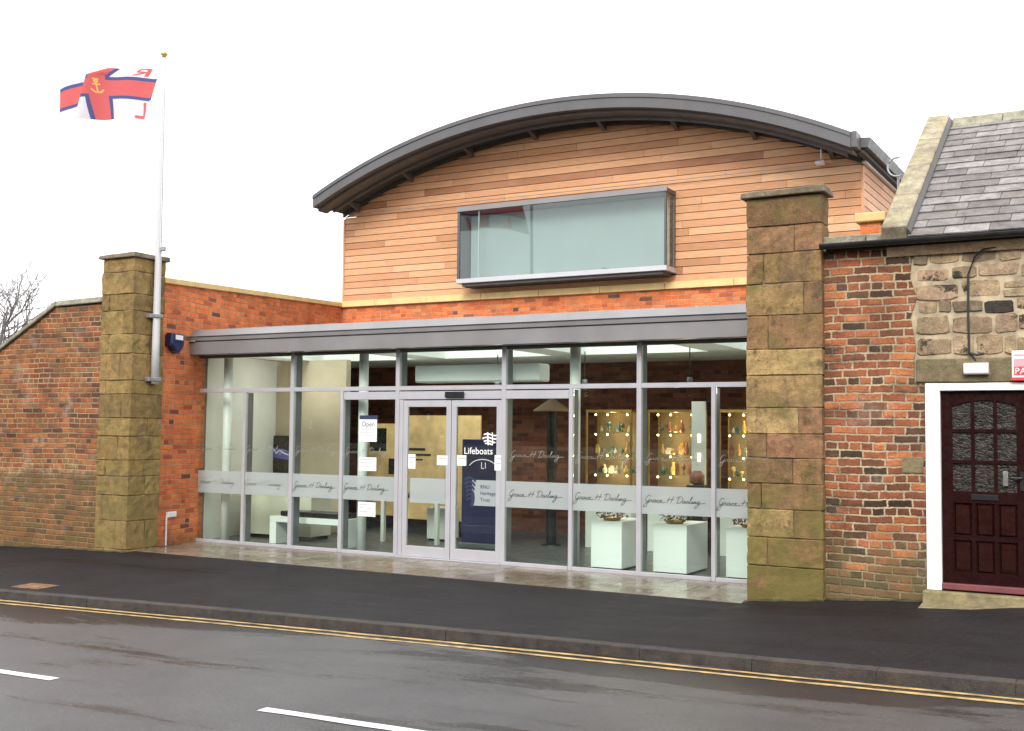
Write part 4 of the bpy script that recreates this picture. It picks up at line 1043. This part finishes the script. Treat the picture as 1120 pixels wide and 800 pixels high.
b=MB(); b.box(x0g+2*(pw+mb)+.045,x0g+2*(pw+mb)+.09,yd-.012,yd-.001,zl[4]+.06,zl[4]+.20); b.build('number_plate',M['steel'],door,bevel=.004)
b=MB(); b.box(dx1-.06,dx1-.02,yd-.014,yd-.001,zl[4]+.02,zl[4]+.2); b.tube([(dx1-.04,yd-.014,zl[4]+.14),(dx1-.04,yd-.05,zl[4]+.14),(dx1-.13,yd-.05,zl[4]+.14)],.009); b.build('handle',M['black'],door)
b=MB(); b.box(-1.83,-1.08,YH-.015,YH+.09,.285,.343); b.build('door_sill',M['sill_red'],hs,bevel=.006)
b=MB(); b.box(-2.0,-.85,YH-.10,YH+.1,-.05,.268); b.build('doorstep',M['step'],hs,bevel=.015,seg=2)
b=MB(); b.hexa([(-1.99,11.2,0),(-.6,11.2,0),(-.6,YH-.1,0),(-1.99,YH-.1,0),(-1.99,11.2,.148),(-.6,11.2,.20),(-.6,YH-.1,.215),(-1.99,YH-.1,.172)],.2); b.build('door_slab',M['step'],hs,bevel=.008)
b=MB(); b.box(-1.06,-1.02,YH-.03,YH-.013,1.72,1.80); b.build('bell_push',M['steel'],hs,bevel=.004)

# bulkhead lamp, cable, sign
b=MB(); b.prism([(YH-.09,2.335),(YH-.1,2.35),(YH-.1,2.42),(YH-.085,2.44),(YH-.021,2.445),(YH-.021,2.33)],'x',-1.605,-1.385)
tag(b.build('bulkhead_lamp',M['lampwhite'],bevel=.012,seg=2),'small white rectangular bulkhead lamp on the lintel above the dark door','lamp')
b=MB(); b.tube([(-1.50,YH-.015,2.46),(-1.56,YH-.025,2.55),(-1.565,YH-.02,2.9),(-1.56,YH-.02,3.3),(-1.50,YH-.03,3.46),(-1.42,YH-.03,3.53),(-1.2,YH-.03,3.56),(1.0,YH-.03,3.56)],.012,6)
b.tube([(-1.565,YH-.02,2.54),(-1.49,YH-.03,2.52),(-1.43,YH-.03,2.53)],.014,6)
tag(b.build('wall_cable',M['black_metal']),'black cable running down the rubble wall from the gutter to the lamp','cable')
t=thing('house_sign','red and white sign with white capitals fixed above the dark panelled door','sign',(-.96,YH-.05,2.3))
b=MB(); b.box(-1.185,-.72,YH-.06,YH-.022,2.295,2.55); b.build('board',M['sign_white'],t,bevel=.006)
b=MB(); b.box(-1.165,-.74,YH-.063,YH-.0605,2.40,2.475); b.build('band',M['pink'],t)
b=MB(); b.box(-1.165,-.74,YH-.063,YH-.0605,2.32,2.398); b.build('band',M['red_ink'],t)
b=MB(); b.box(-1.195,-.71,YH-.065,YH-.022,2.272,2.294); b.build('edge',M['red_ink'],t)
b=MB(); b.box(-1.165,-.74,YH-.063,YH-.0605,2.50,2.515); b.build('band',M['pink'],t)
text_mb('lettering','PA',(-1.16,YH-.066,2.33),.085,M['sign_white'],t)
# aerial behind the skew
b=MB(); b.tube([(-2.83,14.9,4.2),(-2.83,14.9,5.06)],.016,6); b.tube([(-2.83+.12*math.cos(a),14.85,5.16+.12*math.sin(a)) for a in frange(1.3,5.2,16)],.012,6)
tag(b.build('aerial',M['galv']),'small round loop aerial behind the sloping gable stones','aerial')

# ------------------------------------------------------------------ small things on the return wall
def onwall(s,o,z): return along(s,o,z)
t=thing('alarm_box','dark navy alarm bell box with pale plate on the orange brick wall','alarm box',onwall(.3,.0,3.0))
def wallprism(poly,o0,o1,name,mat,par,bev=0):
    b=MB(); n=len(poly); k=len(b.v)
    b.v += [onwall(s,o0,z) for s,z in poly]+[onwall(s,o1,z) for s,z in poly]
    b.f += [tuple(k+i for i in range(n)),tuple(k+n+i for i in range(n))[::-1]]; b.t+=[.5,.5]; b.m+=[0,0]
    for i in range(n):
        j=(i+1)%n; b.f.append((k+i,k+n+i,k+n+j,k+j)); b.t.append(.5); b.m.append(0)
    return b.build(name,mat,par,bevel=bev)
wallprism([(.18,3.16),(.50,3.16),(.50,2.98),(.42,2.88),(.30,2.88),(.18,2.98)],.002,.12,'body',M['navy'],t,.02)
wallprism([(.26,3.13),(.45,3.13),(.45,3.06),(.26,3.06)],.122,.126,'plate',M['lampwhite'],t)
# bell box face turned to the street too
b=MB(); c=onwall(.17,.06,0); b.box(c[0]-.07,c[0]+.06,c[1]-.012,c[1]-.002,2.95,3.12); b.build('side_face',M['navy'],t,bevel=.004)
t=thing('outlet_box','small white outlet box with pipe at the foot of the orange brick wall','outlet',onwall(.4,0,0))
wallprism([(.30,.42),(.52,.42),(.52,.50),(.30,.50)],.002,.05,'box',M['lampwhite'],t,.008)
b=MB(); b.tube([onwall(.30,.02,.01),onwall(.30,.02,.45)],.013,8); b.build('pipe',M['lampwhite'],t)

# ------------------------------------------------------------------ flagpole and flag
t=thing('flagpole','tall white flagpole with gilt finial bracketed to the tan stone pillar','flagpole',(-12.60,11.72,2.38))
pb,ptp=Vector((-12.60,11.72,2.38)),Vector((-12.595,11.72,7.17))
b=MB(); b.tube([pb.lerp(ptp,i/8) for i in range(9)],[.058-.028*(i/8) for i in range(9)],14); b.build('pole',simple('pole_paint',(.47,.47,.48),.4,var=.03),t,smooth=True)
b=MB(); b.lathe([(.015,0),(.035,.01),(.03,.02),(.055,.045),(.05,.07),(.02,.09)],(ptp.x,ptp.y,ptp.z),12); b.build('finial',M['gold'],t,smooth=True)
for z in (2.44,3.36):
    b=MB(); b.box(-12.70,-12.60,11.60,11.66,z-.03,z+.03); b.box(-12.69,-12.53,11.655,11.79,z-.025,z+.025); b.build('bracket',M['galv'],t,bevel=.006)
b=MB(); b.box(-12.54,-12.46,11.69,11.74,4.30,4.37); b.build('cleat',M['galv'],t,bevel=.01)
b=MB(); b.tube([(-12.54,11.70,4.36),(-12.55,11.70,5.5),(-12.56,11.70,7.1)],.003,4); b.build('halyard',M['white'],t)
# flag: fine cloth grid, emblem picked per cell
def fabric(name,col):
    t=NT(name); t.t.nodes.remove(t.b)
    d=t.n('BsdfDiffuse',None,Color=c4(*col)); l=t.n('BsdfTranslucent',None,Color=c4(*col)); m=t.n('MixShader'); t.set(m,0,.45); t.set(m,1,d.outputs[0]); t.set(m,2,l.outputs[0])
    t.t.links.new(m.outputs[0],t.out.inputs[0]); return t.mat
FM=[fabric('flag_white',(.62,.62,.65)),fabric('flag_red',(.58,.13,.13)),fabric('flag_blue',(.09,.10,.24)),fabric('flag_gold',(.75,.45,.14))]
def seg(px,pz,ax,az_,bx,bz):
    dx_,dz_=bx-ax,bz-az_; L=dx_*dx_+dz_*dz_; q=max(0,min(1,((px-ax)*dx_+(pz-az_)*dz_)/L)) if L else 0
    return math.hypot(px-ax-q*dx_,pz-az_-q*dz_)
LET={'R':[(0,0,0,1),(0,1,.6,.95),(.6,.95,.6,.55),(.6,.55,0,.5),(.15,.5,.65,0)],'N':[(0,0,0,1),(0,1,.65,0),(.65,0,.65,1)],'L':[(0,0,0,1),(0,0,.6,0)],'I':[(.3,0,.3,1)]}
def flagcol(u,v):   # u 0..2 from the hoist, v -.55...55
    uc=1.0
    for ch,u0,v0 in (('R',.30,.24),('N',1.42,.24),('L',.34,-.48),('I',1.45,-.48)):
        for a,b_,c,d in LET[ch]:
            if seg(u,v,u0+a*.24,v0+b_*.24,u0+c*.24,v0+d*.24)<.026: return 1
    anc=min(seg(u,v,uc,-.09,uc,.07),seg(u,v,uc-.04,.045,uc+.04,.045),seg(u,v,uc-.075,-.045,uc-.03,-.09),seg(u,v,uc+.075,-.045,uc+.03,-.09),seg(u,v,uc-.03,-.09,uc+.03,-.09),abs(math.hypot(u-uc,v-.09)-.02))
    if anc<.011: return 3
    if seg(u,v,uc-.03,.13,uc+.03,.13)<.013: return 3
    r=.13; e=.185
    if abs(v)<r or abs(u-uc)<r: 
        return 1
    if abs(v)<e or abs(u-uc)<e: return 2
    return 0
def flagpos(u,v):
    q=u/2
    x=-12.80-2.10*(u/2)**.96+.05*math.sin(u*5)
    z=6.74+.20*math.sin(min(1,q*1.15)*math.pi*.55)+(-.0 if q<.8 else -.55*(q-.8)**1.2)
    vv=v
    if v>.2:   # the top of the cloth is folded over by the wind
        vv=.2+(v-.2)*(.38+.25*abs(q-.5))
        x+=.55*(v-.2)*math.sin(q*math.pi)
    z+=vv*(1-.12*q)-.09*math.sin(u*2.4)*v
    x+=-.10*v*(1-q) if v<0 else 0
    y=11.72+.12*math.sin(u*4.2+v*2.2)+.06*math.sin(u*9+v*3)+(.35*(v-.2) if v>.2 else 0)
    return (x,y,z)
b=MB(); NU,NV=190,100
for i in range(NU+1):
    for j in range(NV+1): b.v.append(flagpos(2*i/NU,-.55+1.1*j/NV))
for i in range(NU):
    for j in range(NV):
        k=i*(NV+1)+j; b.f.append((k,k+NV+1,k+NV+2,k+1)); b.t.append(.5); b.m.append(flagcol(2*(i+.5)/NU,-.55+1.1*(j+.5)/NV))
tag(b.build('flag',FM,smooth=True),'white flag with blue edged red cross and gold anchor flying from the flagpole','flag')

# ------------------------------------------------------------------ bare tree beyond the wall
t=thing('bare_tree','bare leafless winter tree rising beyond the old brick wall at far left','tree',(-44.5,30,-1.2))
random.seed(11)
trunk=MB(); crown=MB()
def grow(p,d,L,r,dep):
    n=4; pts=[p]; dd=d
    for i in range(n):
        dd=(dd+Vector((random.gauss(0,.16),random.gauss(0,.16),random.gauss(.02,.10)))).normalized(); pts.append(pts[-1]+dd*(L/n))
    rs=[r*(1-.4*i/n) for i in range(n+1)]
    (trunk if dep<2 else crown).tube(pts,rs,6 if dep<3 else 3,caps=False)
    if dep>=7: return
    for k in range(random.randint(2,4) if dep<5 else 2):
        a=random.uniform(.3,1.0); q=pts[-1] if k<2 else pts[random.randint(2,n)]
        ax=Vector((random.gauss(0,1),random.gauss(0,1),random.gauss(0,.6))).normalized()
        nd=(dd*math.cos(a)+(ax-dd*ax.dot(dd)).normalized()*math.sin(a)+Vector((0,0,.06))).normalized()
        grow(q,nd,L*random.uniform(.62,.82),r*.58,dep+1)
for k in range(3): grow(Vector((-43.6,30+k*.3,-1.2)),Vector((.25-.22*k,0,1)).normalized(),3.3,.24,0)
trunk.build('trunk',M['bark'],t); crown.build('crown',M['bark'],t)

# ------------------------------------------------------------------ across the road: churchyard wall and yews (seen mirrored in the glass)
t=thing('churchyard_wall','long low coursed stone wall along the far side of the road','wall',(-8,-2.9,0))
b=MB(); z=-.8
while z<1.15:
    h=random.uniform(.16,.26); x=-38.
    while x<20:
        wd=random.uniform(.3,.7); b.box(x,x+wd-.01,-3.1+random.uniform(-.01,.01),-2.75+random.uniform(-.01,.01),z,z+h-.01,.3+.7*random.random()); x+=wd
    z+=h
b.build('wall_face',M['rubble'],t)
b=MB(); x=-38.
while x<20:
    b.prism([(-3.15,z),(-2.7,z),(-2.72,z+.08),(-2.92,z+.16),(-3.13,z+.08)],'x',x,x+.7,random.random()); x+=.71
b.build('coping',M['coping_old'],t)
M['yew']=simple('yew_leaf',(.028,.045,.018),.7,var=.4,vscale=8)
random.seed(5)
yt=thing('yew_tree','dark dense evergreen yew beyond the wall on the far side of the road','tree',(0,0,0),'yews across the road')
b=MB(); b.tube([(0,0,-.5),(.05,0,.6),(0,.1,1.6),(.1,0,3.2),(0,0,5)],[.4,.34,.3,.2,.08],10); b.build('trunk',M['bark'],yt)
b=MB()
lob=[(random.uniform(-1.9,1.9),random.uniform(-1.6,1.6),random.uniform(1.6,5.3),random.uniform(.9,1.7)) for _ in range(16)]
for i in range(4200):
    cx,cy,cz_,r=random.choice(lob); n=Vector((random.gauss(0,1),random.gauss(0,1),random.gauss(0,1))).normalized()
    p=Vector((cx,cy,cz_))+n*r*random.uniform(.6,1.05); a=(n+Vector((random.gauss(0,.5),random.gauss(0,.5),random.gauss(0,.5)))).normalized()
    u=a.orthogonal().normalized(); v=a.cross(u); q=random.uniform(.10,.2); b.face([p+u*q,p+v*q*.6,p-u*q,p-v*q*.6],random.random())
for i in range(1500):
    cx,cy,cz_,r=random.choice(lob); p=Vector((cx,cy,cz_))+Vector((random.gauss(0,1),random.gauss(0,1),random.gauss(0,1))).normalized()*r*random.uniform(.2,.85)
    a=Vector((random.gauss(0,1),random.gauss(0,1),random.gauss(0,1))).normalized(); u=a.orthogonal().normalized(); v=a.cross(u); q=random.uniform(.3,.5); b.face([p+u*q,p+v*q*.7,p-u*q,p-v*q*.7],random.random())
b.build('crown',M['yew'],yt)
first=True
for x in range(-34,12,4):
    o=yt if first else copy_tree(yt); first=False
    o.location=(x+random.uniform(-.8,.8),-6.3+random.uniform(-.8,.8),0); o.rotation_euler.z=random.uniform(0,6.28); k=random.uniform(.9,1.15); o.scale=(k*1.1,k*1.1,k)
